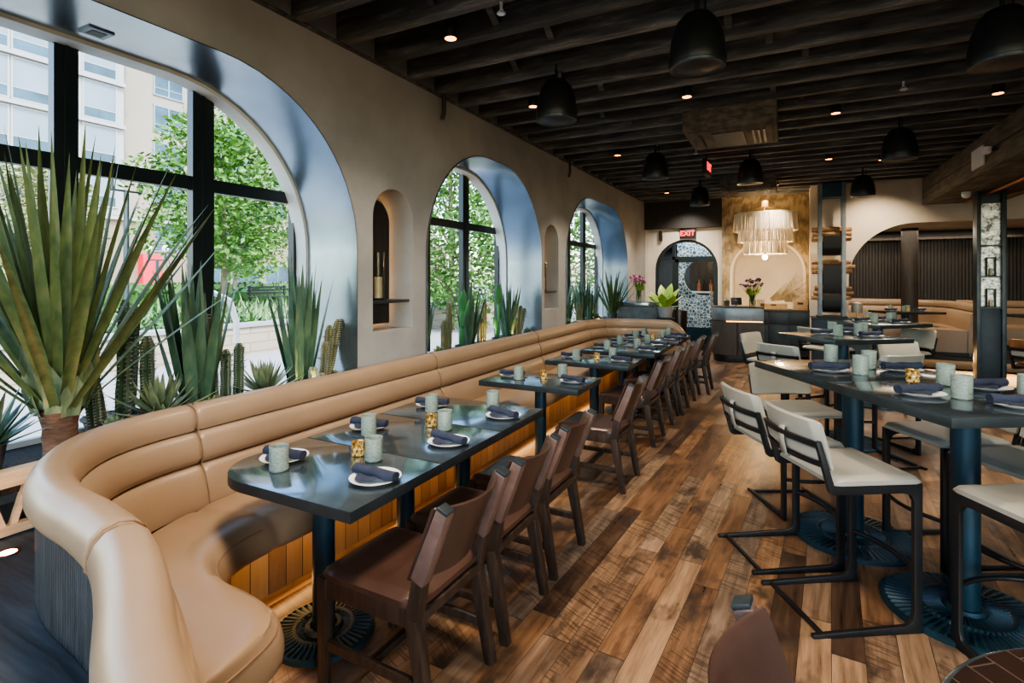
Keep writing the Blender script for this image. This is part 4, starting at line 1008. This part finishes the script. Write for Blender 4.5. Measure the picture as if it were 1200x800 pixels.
for o in s.children:
    if o.name.startswith(('back_pad', 'seat')): o.data = o.data.copy(); o.data.materials.clear(); o.data.materials.append(m_hide)
#%%PART5
# ------------------------------------------------------------------ far end furnishings
# host stand
hp = [(.0,.0),(.46,.0),(.46,.55),(-.42,.55),(-.42,.28)]+[(-.42+.28-.28*math.cos(a), .28-.28*math.sin(a)) for a in [PI/2*k/8 for k in range(1,9)]]
def grow(P, k): return [(x*k[0], .27+(y-.27)*k[1]) for x, y in P]
t = thing('host_stand', 'dark host stand with fluted front, metal upper band and rounded corner', 'stand', (-.86, 10.95, 0), .2)
MB().prism(grow(hp, (.93,.9)), 0, .13).build('toe_base', m_black, t, bev=.004)
MB().prism(grow(hp, (.97,.95)), .13, .78).build('body', m_umber, t, bev=.004)
mb = MB(); P = grow(hp, (.985,.975)); P2 = [Vector(q) for q in P]+[Vector(P[0])]; pts, L = resample(P2, .035)
for a in pts: mb.b2((a.x-.011, a.y-.011, .14), (a.x+.011, a.y+.011, .775))
mb.build('fluting', m_umber, t)
MB().prism(hp, .79, 1.04).build('upper_band', m_greysteel, t, bev=.01)
MB().prism(grow(hp, (1.01,1.01)), 1.04, 1.06).build('top', m_darkwood, t, bev=.004)
MB().b2((-.2,-.012,.776), (.44,-.002,.786)).build('light_strip', e_led, t)
def bouquet(name, label, loc, petals, h=.42, seed=1, n=38, cat='flowers'):
    r = random.Random(seed); t = thing(name, label, cat, loc)
    MB().lathe([(.045,0),(.05,.01),(.055,.1),(.045,.17),(.05,.19),(.046,.19),(.04,.17),(.05,.1),(.045,.015),(0,.015)], n=18).build('vase', m_clear, t, smooth=.7)
    st_, pe, lf = MB(), MB(), MB()
    for i in range(n):
        a = r.uniform(0, 6.28); s = r.uniform(.03,.2); z = h*r.uniform(.72,1.05); e = (s*math.cos(a), s*math.sin(a), z)
        st_.tube([(0,0,.02), (e[0]*.4, e[1]*.4, z*.55), e], .003, 4)
        if i % 3: 
            for k in range(7): pe.blade(e, k*.9+a, r.uniform(.1,1.2), .06, .042, .5, 3, .1, .6)
        else:
            for k in range(3): lf.blade((e[0]*.6, e[1]*.6, z*.6), a+k, .8, .12, .04, .5, 4)
    st_.build('stems', l_hedge, t); pe.build('petals', petals, t); lf.build('leaves', l_banana, t); return t
bouquet('flower_vase', 'glass vase of dark purple flowers on the host stand', (-.62,11.2,1.06), m_purple, .5, 3)
tag(pot(None, .055, .1), 'small dark pot standing at the rounded end of the host stand', 'pot').location = (-1.08,11.25,1.06)
t = thing('potted_sprig', 'tiny green sprig in the small pot on the host stand', 'plant', (-1.08,11.25,1.14)); mb = MB()
for k in range(12): mb.blade((0,0,0), k*2.4, .9, .08, .025, .4, 3)
mb.build('leaves', l_succ, t)
t = thing('tablet_stand', 'dark angled tablet on its stand on the host stand', 'tablet', (-.9,11.15,1.06), .3)
MB().box((0,0,.1), (.2,.012,.15), Matrix.Rotation(-.35,3,'X')).build('screen', m_black, t, bev=.004); MB().bar((0,.05,0), (0,.0,.12), .05, .01).build('support', m_silver, t)
# side cabinet in the arched alcove
t = thing('sideboard', 'dark panelled sideboard beneath the arched alcove', 'cabinet', (-.12, 12.18, 0))
MB().b2((-.62,-.24,.06), (.5,.14,.93)).build('carcass', m_darkwood, t); MB().b2((-.64,-.26,.93), (.5,.14,.97)).build('counter', m_darkpanel, t, bev=.004)
for k in range(3):
    dd = MB().b2((-.6+k*.37,-.262,.1), (-.25+k*.37,-.24,.66)).build('door', m_bluecab, t, bev=.004); MB().b2((-.6+k*.37,-.262,.68), (-.25+k*.37,-.24,.915)).build('drawer', m_bluecab, t, bev=.004)
for k, (x, w, h, l) in enumerate(((-.27,.5,.14,'long low honey wicker tray on the sideboard'), (.21,.26,.2,'square wicker basket with cut handle on the sideboard end'))):
    t = thing('wicker_basket', l, 'basket', (x, 12.2, .97))
    mb = MB()
    for z0 in [i*.024 for i in range(int(h/.024))]: mb.b2((-w/2,-.14,z0), (w/2,.14,z0+.02))
    mb.build('woven_body', m_wicker, t, bev=.004)
    MB().b2((-.05,-.145,h*.55), (.05,-.139,h*.75)).build('handle_slot', m_black, t)
t = thing('dried_palm_fronds', 'spread of dried palm fronds lying over the wicker trays', 'dried leaves', (.0,12.28,1.12)); mb = MB(); r = random.Random(5)
for f, (bx, a0, n) in enumerate(((-.3,.12,22), (-.12,.3,20), (-.05,.02,16))):
    for k in range(n):
        e = a0+.75*k/n
        p0 = Vector((bx-.1, .0, .0)); d = Vector((math.cos(e), r.uniform(-.12,.02), abs(math.sin(e)))); q = p0+d*r.uniform(.5,.72)
        mb.bar(p0+d*.08, q, .011, .003, up=(0,1,0), w1=.004)
mb.build('fronds', m_dry, t)
for k, x in enumerate((-.62,-.54,-.47)):
    tag(MB().lathe([(.028,0),(.03,.005),(.032,.2),(.03,.2),(.028,.01),(0,.01)], c=(x, 12.02, .97), n=14).build('highball_glass', m_clear, smooth=.7), 'tall clear glass in the trio on the sideboard', 'glass', 'glasses on the sideboard')
# chandelier
CH = (-.41, 11.55)
t = thing('chandelier', 'three-tier ivory fringe chandelier glowing above the sideboard', 'chandelier', (*CH, 0))
MB().b2((-.06,-.06,3.0), (.06,.06,3.12)).build('ceiling_box', m_brass, t, bev=.004)
mb = MB()
for k in range(8):
    a = 2*PI*k/8; mb.bar((0,0,3.02), (.5*math.cos(a), .5*math.sin(a), 2.86), .006, .006)
mb.tube([(0,0,3.02),(0,0,2.05)], .008, 6); mb.build('wires', m_brass, t)
for rr, z0, z1, n in ((.55,2.86,2.53,140), (.47,2.56,2.31,120), (.38,2.34,2.08,98)):
    tube = [(rr*math.cos(2*PI*k/36), rr*math.sin(2*PI*k/36), z0) for k in range(37)]
    tier = MB().tube(tube, .011, 6).build('tier_ring', m_strand, t, smooth=.8)
    mb = MB(); r = random.Random(n)
    for k in range(n):
        a = 2*PI*k/n+r.uniform(-.01,.01); o = 1.05+r.uniform(-.02,.02)
        mb.bar((rr*math.cos(a), rr*math.sin(a), z0), (rr*o*math.cos(a), rr*o*math.sin(a), z1+r.uniform(-.008,.008)), .019, .010, up=(math.cos(a), math.sin(a), 0))
    mb.build('fringe', m_strand, tier)
MB().sphere((0,0,2.02), .05, 14, 9).build('bulb', e_bulb, t, smooth=2)
MB().cyl((0,0,2.06), (0,0,2.12), .02, 10).build('bulb_holder', m_brass, t)
light('chandelier_lamp', 'POINT', (CH[0], CH[1], 1.93), 14, (1., .68, .36), .06)
light('chandelier_lamp', 'POINT', (CH[0], CH[1], 2.45), 12, (1., .7, .42), .1)
# log rack
t = thing('log_rack', 'tall blackened steel rack with leather slings for firewood', 'rack', (.70, 11.38, 0))
for x in (-.185,.185):
    for y in (-.13,.13): MB().b2((x-.032,y-.025,.89), (x+.032,y+.025,3.34)).build('post', m_greysteel, t, bev=.003)
MB().b2((-.24,-.18,.885), (.24,.18,.92)).build('base', m_black, t, bev=.004); MB().b2((-.2,-.15,3.08), (.2,.15,3.33)).build('top_block', m_pole, t)
for z, d in ((2.02,.36),(1.30,.55),(.98,.32)):
    rows = [[(-.14, y*1., z0), (.14, y*1., z0)] for y, z0 in ((-.155,z+d),(-.16,z+d*.4),(-.12,z+.04),(0,z),(.12,z+.04),(.155,z+d))]
    MB().grid(rows).build('sling', m_black, t, smooth=1)
r = random.Random(9)
for s, z in enumerate((2.03, 1.31, .99)):
    for k in range(6):
        yy = (-.07,.0,.07,-.05,.03,0.)[k]; zz = z+(.06,.055,.06,.14,.145,.23)[k]+([.18,.26,.08][s])*0
        zz += (.24,.36,.2)[s]
        h = r.uniform(.28,.34); rr = r.uniform(.04,.052)
        g = MB().tube([(-h+jit(.03),0,jit(.012)), (0,jit(.01),jit(.01)), (h+jit(.03),0,jit(.012))], [rr, rr*1.08, rr*.92], 7)
        o = g.build('firewood_log', m_log, None, smooth=.5); o.location = (.70, 11.38+yy, zz); o.rotation_euler = (r.random()*6, 0, r.uniform(-.05,.05))
        tag(o, 'split firewood log in the %s sling of the steel rack' % ('upper', 'middle', 'lower')[s], 'log', 'firewood in the steel rack')
t = thing('low_cabinet', 'dark blue low cabinet under the steel log rack', 'cabinet', (.75, 11.42, 0))
MB().b2((-.36,-.27,0), (.5,.27,.86)).build('carcass', m_bluecab, t, bev=.004); MB().b2((-.38,-.29,.86), (.52,.28,.885)).build('counter', m_black, t)
t = thing('drum_lamp', 'small cream drum-shaped lamp on the cabinet beside the log rack', 'lamp', (1.1, 11.42, .885))
MB().lathe([(.06,0),(.06,.02),(.015,.03),(.015,.1)], n=14).build('base', m_brass, t); MB().lathe([(.085,.1),(.09,.2),(.075,.27),(.03,.29),(0,.29)], n=18).build('shade', m_cream, t, smooth=.8)
# bar end by the window wall with flowers, bucket plant
t = thing('service_counter', 'grey fluted counter end beyond the far banquette curve', 'counter', (-2.58, 10.35, 0))
cp = [(-.34,-.3),(.1,-.3)]+[(.1+.3*math.cos(a), .3*math.sin(a)) for a in [-PI/2+PI*k/12 for k in range(1,12)]]+[(.1,.3),(-.34,.3)]
MB().prism(cp, 1.06, 1.15).build('top', m_steel, t, bev=.01); pts, L = resample([Vector(q)*.97 for q in cp], .03); mb = MB().prism([(x*.95, y*.95) for x, y in cp], 0, 1.06)
for a in pts: mb.b2((a.x-.008,a.y-.008,.02), (a.x+.008,a.y+.008,1.055))
mb.build('fluted_body', m_greyflute, t)
bouquet('flower_vase', 'glass vase of pink and purple flowers on the grey counter end', (-2.62,10.45,1.15), m_pink, .48, 8)
t = thing('banana_plant', 'broad-leaved yellow-green plant in a silver bucket', 'plant', (-2.08,10.3,1.04))
mb = MB()
for az, e, L, w in ((2.6,.8,.6,.22),(2.0,1.2,.62,.2),(-.9,.9,.5,.2),(.9,1.15,.55,.18),(2.6,1.0,.55,.2),(1.3,1.35,.6,.2),(.3,.95,.5,.2),(-.3,.55,.42,.17),(3.4,.8,.5,.18),(-1.6,1.1,.45,.18)): mb.blade((0,0,-.05), az, e, L, w, .6, 8, .08, .12, peak=.55)
mb.build('leaves', l_banana, t, smooth=1.2)
t = thing('ice_bucket', 'silver metal bucket holding the broad-leaved plant', 'bucket', (-2.08,10.3,.86))
MB().lathe([(.1,0),(.12,.01),(.16,.2),(.175,.21),(.155,.21),(.15,.19),(0,.18)], n=28).build('body', m_silver, t, smooth=.6)
MB().tube([(.16,-.02,.17),(.2,-.02,.17),(.2,.02,.17),(.16,.02,.17)], .008, 6).build('ring_handle', m_silver, t)
t = thing('side_stand', 'dark pedestal stand under the silver bucket', 'stand', (-2.08,10.3,0)); MB().lathe([(.2,0),(.2,.02),(.03,.05),(.03,.82),(.18,.84),(.18,.86),(0,.86)], n=24).build('pedestal', m_black, t, smooth=.5)
t = thing('leather_tub_chair', 'brown chair back showing beside the silver bucket', 'chair', (-1.86,10.6,0), -.3)
MB().lathe([(.12,.1),(.13,.45),(0,.46)], n=20).build('seat', m_brown, t); mb = MB(); rows = []
for k in range(13):
    a = PI*.1+PI*.8*k/12; rows.append([(.12*math.cos(a), .12*math.sin(a), .44), (.14*math.cos(a), .14*math.sin(a), .98), (.125*math.cos(a), .125*math.sin(a), .98), (.105*math.cos(a), .105*math.sin(a), .44)])
mb.grid(rows, closed=True, caps=True).build('backrest', m_brown, t, smooth=.7)
MB().cyl((0,0,0), (0,0,.12), .14, 16).build('base', m_black, t)
# booths on the low platform
struct(MB().b2((.42,WC+.22,0), (8.1,14.75,.2)).build('floor_platform', m_black), 'low black platform under the booths')
def booth(name, label, path, z0, ends):
    P, L = resample(catmull(path, 10), .03); t = thing(name, label, 'booth')
    MB().grid(sweep_profile(P, roll, L, (), z0), closed=True, caps=True).build('top_roll', m_leather, t, smooth=.9)
    MB().grid(sweep_profile(P, [(.06,.0),(.06,.79),(.15,.786),(.2,.745),(.207,.6),(.25,.42),(.25,.0)], L, (), z0), closed=True, caps=True).build('backrest', m_leather, t, smooth=.9)
    MB().grid(sweep_profile(P, [(.24,.06),(.24,.455),(.6,.465),(.74,.46),(.79,.43),(.8,.38),(.78,.08),(.74,.06)], L, (), z0), closed=True, caps=True).build('seat', m_leather if not ends else m_leather, t, smooth=.9)
    MB().grid(sweep_profile(P, [(.1,.0),(.1,.06),(.72,.06),(.72,.0)], L, (), z0), closed=True, caps=True).build('toe_base', m_black, t)
booth('curved_booth', 'curved tan booth under the dark panelling, with a pale block end', [(.55,14.68),(1.2,14.68),(1.9,14.68),(2.45,14.6),(2.85,14.35),(3.05,13.95),(3.1,13.5),(3.1,12.9),(3.1,12.25)], .2, True)
booth('curved_booth', 'tan booth beyond the steel column, mostly outside view', [(3.2,14.68),(4.0,14.68),(5,14.68),(7.5,14.68)], .2, False)
tb = MB().b2((-.5,-.38,.705), (.5,.38,.75))
bt = Proto(make_table('booth_table', '', 'table', tb, .75, .05, .25, 40, .04))
bt((2.08, 13.05, .2), TH, 'dark table inside the curved booth', 'booth tables'); bt((3.98, 12.95, .2), TH, 'dark table of the booth beyond the steel column', 'booth tables')
for k, (dx, l) in enumerate(((-.3,'aisle end'), (.28,'inner end'))):
    x, y = 2.08+CT*dx, 13.05+ST*dx; setting(x, y, .95, TH, 'booth table, '+l)
for k, (dx, dy, l) in enumerate(((-.12,-.12,'front one'), (-.2,.15,'rear one'), (.12,.12,'inner one'))): cup((2.08+CT*dx-ST*dy, 13.05+ST*dx+CT*dy, .95), 0, 'pale green ribbed tumbler, booth table, '+l, 'tumblers')
for k, (dx, dy, l) in enumerate(((0,-.02,'front one'), (.07,.04,'rear one'))): vt((2.08+CT*dx-ST*dy, 13.05+ST*dx+CT*dy, .95), 0, 'gold mosaic votive in the booth table pair, '+l, 'gold votives')
light('booth_cove_lamp', 'AREA', (2.2, 14.3, 2.62), 12, WARM, 4., .1)
light('booth_glow', 'AREA', (2.0, 13.2, 2.6), 22, WARM, 2.5, 1.5)
light('booth_toe_lamp', 'AREA', (2.9, 11.93, .17), 18, LED, 3., .03, rot=(-.5,0,0))
light('alcove_wash', 'SPOT', (-.4, 11.3, 3.2), 45, (1.,.72,.42), .05, rot=(.35,0,0), spot=1.6, blend=.9)
light('cream_wall_wash', 'SPOT', (1.4, 10.9, 3.25), 50, (1.,.78,.55), .05, rot=(.5,0,0), spot=1.9, blend=.9)
light('doorway_wash', 'SPOT', (-2.0, 11.4, 3.25), 60, (1.,.9,.78), .05, rot=(.5,0,0), spot=1.7, blend=.9)
#%%PART6
SKY_STRENGTH, SUN, NEAR, EXPO = .52, 2.6, 180, 1.4
# ------------------------------------------------------------------ street outside
struct(MB().b2((-90,-40,-.3), (-3.72,90,-.05)).build('ground', m_pave), 'pale sunlit pavement outside the windows')
BX = -10.4
tag(MB().b2((BX-.35,-12,-.05), (BX,32,.55)).build('planter_wall', m_stone), 'low pale stone planter wall across the pavement', 'wall')
tag(MB().b2((BX-.42,-12,.55), (BX+.05,32,.62)).build('wall_coping', m_trimw), 'pale coping slab on the stone planter wall', 'coping')
struct(MB().b2((-26,-12,-.05), (BX-.35,32,.5)).build('terrain', l_bed), 'raised planting bed behind the stone wall')
r = random.Random(21)
def tuft(mb, x, y, z, h, n, w=.05):
    for k in range(n): mb.blade((x+r.uniform(-.1,.1), y+r.uniform(-.1,.1), z), r.uniform(0,6.28), r.uniform(.5,1.4), h*r.uniform(.6,1.1), w, .6, 4, .1, .8)
mb = MB()
for i in range(420): x = BX-.5-r.random()**1.3*8; tuft(mb, x, r.uniform(-4,26), .45, r.uniform(.3,.75), 9, .06)
o = mb.build('grass_bed', l_bed); tag(o, 'mass of pale grasses and flowers filling the planting bed', 'plants', kind='stuff')
mb = MB()
for i in range(130): x = BX-.5-r.random()*5; tuft(mb, x, r.uniform(2,9), .45, r.uniform(.4,.8), 10, .09)
o = mb.build('leafy_bed', l_hedge); tag(o, 'patch of darker green strappy plants in the bed', 'plants', kind='stuff')
def leafcloud(mb, c, rad, n, size, rr):
    for k in range(n):
        d = Vector((rr.gauss(0,1), rr.gauss(0,1), rr.gauss(0,1))).normalized()*(rr.random()**.4)
        p = Vector((c[0]+d.x*rad[0], c[1]+d.y*rad[1], c[2]+d.z*rad[2])); a = Vector((rr.gauss(0,1), rr.gauss(0,1), rr.gauss(0,.6))).normalized(); b = a.cross(Vector((rr.gauss(0,1), rr.gauss(0,1), 1))).normalized(); s = size*rr.uniform(.6,1.3)
        mb.add([p-a*s, p+b*s*.5, p+a*s, p-b*s*.5], [(0,1,2,3)])
def tree(label, x, y, h, cr, cz, mt, seed, n=2600, size=.16):
    rr = random.Random(seed); t = thing('street_tree', label, 'tree', (x, y, -.05), 0, 'street trees'); tr = MB()
    tr.tube([(0,0,0),(.03,.02,h*.3),(-.03,.03,h*.55),(.02,0,h*.85)], [.13,.1,.08,.03], 8)
    cr_ = MB(); K = 13
    for k in range(K):
        a = k*2.4; u = (k+.5)/K; z = cz[0]+(cz[1]-cz[0])*u; q = cr*(.75*math.sin(PI*min(1, .15+u*.85))**.7); rad = cr*.5
        e = (q*math.cos(a)*.75, q*math.sin(a)*.75, z); tr.tube([(0,0,z*.6), (e[0]*.6, e[1]*.6, z*.9), e], [.04,.025,.008], 5)
        leafcloud(cr_, e, (rad, rad, (cz[1]-cz[0])*.17+.15), n//K, size, rr)
    tr.build('trunk', m_bark, t, smooth=.8); cr_.build('crown', mt, t); return t
tree('leafy green street tree seen through the first window panes', -17.2, 11.6, 6.6, 2.9, (2.3,6.8), l_tree, 1, 9000, .115)
tree('pale olive tree behind the big yucca leaves', -24, 8.9, 5.5, 2.4, (2.0,5.6), l_tree2, 2, 4500, .12)
tree('green tree filling the middle arched window', -9.6, 14.2, 7, 2.7, (.9,7.0), l_tree, 3, 11000, .10)
tree('green tree seen in the far arched window', -8.0, 19.6, 7, 2.6, (.8,7.4), l_tree, 4, 8000, .105)
tree('distant green tree behind the bed by the pale facade', -30, 21, 7, 3., (2.2,7.4), l_tree, 5, 5000, .14)
tree('green tree further along the pavement beyond the far window', -12.5, 24.5, 8, 3.2, (.8,8.), l_tree, 6, 5000, .14)
for k, (x, y0, y1, h, l) in enumerate(((-19.5,-2,30,1.15,'clipped green hedge running behind the planting bed'), (-31,6,30,1.3,'far clipped hedge along the opposite pavement'))):
    mb = MB(); rr = random.Random(60+k)
    for i in range(2600):
        p = Vector((x+rr.uniform(-.45,.45), rr.uniform(y0,y1), .4+rr.random()*(h-.4))); a = Vector((rr.gauss(0,1), rr.gauss(0,1), rr.gauss(0,1))).normalized()*.17; b = a.cross(Vector((.3,.8,.5))).normalized()*.1
        mb.add([p-a, p+b, p+a, p-b], [(0,1,2,3)])
    mb.b2((x-.38,y0,.2), (x+.38,y1,h-.1)); tag(mb.build('hedge', l_hedge), l, 'hedge', kind='stuff')
def lamp(label, x, y, h, mt):
    t = thing('street_lamp', label, 'street lamp', (x, y, -.05))
    MB().lathe([(.3,0),(.3,.12),(.24,.2),(.2,.5),(.12,.62),(.09,.8),(.075,h)], n=14).build('pole', mt, t, smooth=.6)
    mb = MB().tube([(0,-.45,h),(0,.45,h)], .035, 8)
    for s in (-1,1): mb.cyl((0,s*.42,h), (0,s*.42,h+.45), .06, 8)
    mb.build('arm', mt, t); g = MB()
    for s in (-1,1): g.sphere((0,s*.42,h+.62), .17, 10, 7, (1,1,1.3))
    g.build('lantern', m_whitebox, t, smooth=1)
lamp('grey street lamp with heavy base rising beyond the big yucca', -18.6, 9.3, 4.4, m_edge)
lamp('slim white-topped lamp post beside the red shopfront', -30, 16.5, 2.6, m_edge)
# white pot planter on the pavement side
t = thing('street_planter', 'white round street planter with flowering plants by the stone wall', 'planter', (-9.3, 9.2, -.05))
MB().lathe([(.3,0),(.42,.55),(.44,.58),(.38,.58),(.36,.5),(0,.5)], n=24).build('tub', m_whitebox, t, smooth=.6); mb = MB(); tuft(mb, 0, 0, .5, .75, 60, .05); mb.build('leaves', l_bed, t)
# curved bike rack / handrail
tag(MB().tube([(-6.9,4.2,-.05),(-6.9,4.2,.9),(-6.9,4.3,1.25),(-6.9,4.5,1.42),(-6.9,4.75,1.3),(-6.9,4.85,1.0),(-6.9,4.85,-.05)], .04, 10).build('bike_hoop', m_silver, smooth=1), 'curved metal hoop on the pavement behind the big yucca', 'bike rack')
for k in range(3):
    t = thing('street_bench', 'dark slatted bench at the hedge beyond the planting bed, %s' % ('near one', 'middle one', 'far one')[k], 'bench', (-18.4, 14.5+2.6*k, .45)); mb = MB()
    for i in range(4): mb.b2((-.25+.12*i,-.9,.38), (-.16+.12*i,.9,.41))
    for i in range(3): mb.b2((-.3,-.9,.5+.12*i), (-.27,.9,.58+.12*i))
    mb.build('slats', m_black, t); mb = MB()
    for s in (-.8,.8): mb.b2((-.3,s-.03,0), (-.24,s+.03,.85)).b2((.16,s-.03,0), (.22,s+.03,.4))
    mb.build('legs', m_black, t)
# buildings: windows as parts with panes
def facade(label, x0, y0, y1, zt, mt, wins, bands=(), depth=14, zb=-.05):
    t = thing('office_building', label, 'building', (0,0,0)); MB().b2((x0-depth,y0,zb), (x0,y1,zt)).build('wall', mt, t)
    for z in bands: MB().b2((x0,y0,z), (x0+.35,y1,z+.3)).build('cornice', m_trimw, t)
    for (ya, za, w, h, nv, bl) in wins:
        f = MB().b2((x0-.1,ya-.12,za-.12), (x0+.12,ya+w+.12,za)).b2((x0-.1,ya-.12,za+h), (x0+.08,ya+w+.12,za+h+.15))
        for i in range(nv+1): f.b2((x0,ya+w*i/nv-.06,za), (x0+.08,ya+w*i/nv+.06,za+h))
        f.b2((x0,ya,za+h*.28-.04), (x0+.07,ya+w,za+h*.28+.04)); f = f.build('window', m_trimw if bl else m_blind, t)
        MB().b2((x0-.05,ya,za), (x0+.03,ya+w,za+h)).build('pane', m_blind if bl else m_pane, f)
        if bl: MB().b2((x0-.05,ya,za), (x0+.04,ya+w,za+h*.3)).build('clear_pane', m_pane, f)
    return t
X0 = -52
W = []
for z in (8.4, 11.8, 15.2, 18.6, 22.0):
    for ya, w in ((28.3,2.6),(32.2,1.1),(34.8,3.4)): W.append((ya, z, w, 2.3, 2 if w > 2 else 1, False))
    for ya, w in ((41.0,1.4),(43.2,3.6),(49,3.4),(55,3.4),(61,3)): W.append((ya, z, w, 2.3, 2, False))
facade('pale stone building with rows of blue windows across the street', X0, 21.5, 72, 30, m_bldg, W, (6.6,), 14)
W = [(ya, z, 2.6, 2.9, 1, True) for z in (7.6, 11.2, 14.8, 18.4, 22.) for ya in (12.0,14.8,17.6)]
facade('glazed white bay tower beside the pale stone building', X0+1.6, 11.5, 21.0, 30, m_trimw, W, (6.9,10.7,14.3,17.9,21.5), 12, 6.85)
W = [(ya, z, 2.4, 2.9, 1, True) for z in (7.6, 11.2, 14.8, 18.4, 22.) for ya in (22.2,)]
facade('narrow white glazed bay on the pale building front', X0+1.2, 21.6, 25.2, 30, m_trimw, W, (6.9,10.7,14.3,17.9,21.5), 1.15, 6.85)
W = [(ya, 4.0, 3.2, 2.3, 1, False) for ya in (14.,19.4,27.,33.)]+[(ya, .4, 3.2, 2.4, 2, False) for ya in (29.8,34.2,38.,42.,47.,53.)]
facade('buff shopfront podium of the building across the street', X0+2.6, 9, 72, 6.8, m_bldg2, W, (6.4,), 2.55)
tag(MB().b2((X0+2.6,25.6,0), (X0+3.4,27.1,3.6)).build('shopfront_banner', m_red), 'tall red banner panel on the shopfront across the street', 'banner')
# ------------------------------------------------------------------ light, world, camera
w = bpy.data.worlds.new('World'); scn.world = w; w.use_nodes = True; nt = w.node_tree; nt.nodes.clear(); t = NT(nt)
sky = t.n('ShaderNodeTexSky', sky_type='NISHITA'); sky.sun_disc = False; sky.sun_elevation = math.radians(50); sky.sun_rotation = math.radians(110); sky.air_density = 1.2; sky.dust_density = 1.5
bg = t.n('ShaderNodeBackground'); bg.inputs[1].default_value = SKY_STRENGTH; o = t.n('ShaderNodeOutputWorld'); t.l(sky.outputs[0], bg.inputs[0]); t.l(bg.outputs[0], o.inputs[0])
sd = bpy.data.lights.new('sun', 'SUN'); sd.energy = SUN; sd.angle = .01; sd.color = (1.,.95,.86); so_ = bpy.data.objects.new('sun', sd); COL.objects.link(so_)
so_.rotation_euler = Vector((-.62,.35,-.85)).to_track_quat('-Z', 'Y').to_euler()
for a in arches:
    pd = bpy.data.lights.new('window_portal', 'AREA'); pd.shape = 'RECTANGLE'; pd.size = a[1]-a[0]; pd.size_y = a[3]-.7; pd.cycles.is_portal = True
    po = bpy.data.objects.new('window_portal', pd); COL.objects.link(po); po.location = (-3.66, (a[0]+a[1])/2, (a[3]+.7)/2); po.rotation_euler = (PI/2, 0, -PI/2)
pd = bpy.data.lights.new('room_opening_portal', 'AREA'); pd.shape = 'RECTANGLE'; pd.size = 11.5; pd.size_y = 3.6; pd.cycles.is_portal = True
po = bpy.data.objects.new('room_opening_portal', pd); COL.objects.link(po); po.location = (2.2,-3.2,1.83); po.rotation_euler = (PI/2, 0, 0)
light('near_fill_spot', 'SPOT', (-1.2, 1.4, 3.3), NEAR, (1.,.8,.6), .3, spot=2.4, blend=1)  # added overhead fill for the foreground, no fixture here
light('near_fill_spot', 'SPOT', (1.6, 1.2, 3.3), NEAR, (1.,.85,.7), .3, spot=2.4, blend=1)  # second added fill, over the round table side
cd = bpy.data.cameras.new('camera'); cd.sensor_width = 36; cd.lens = 623/1200*36; cd.shift_y = -75/1200; cd.clip_start = .05; cd.clip_end = 400
cam = bpy.data.objects.new('camera', cd); COL.objects.link(cam); cam.location = (0,0,1.62); cam.rotation_euler = (PI/2, 0, TH); scn.camera = cam
scn.view_settings.view_transform = 'AgX'; scn.view_settings.look = 'AgX - Medium High Contrast'; scn.view_settings.exposure = EXPO
scn.cycles.use_denoising = True; scn.cycles.max_bounces = 7; scn.cycles.diffuse_bounces = 4; scn.cycles.glossy_bounces = 4; scn.cycles.transparent_max_bounces = 12
scn.cycles.caustics_reflective = False; scn.cycles.caustics_refractive = False; scn.cycles.sample_clamp_indirect = 6.
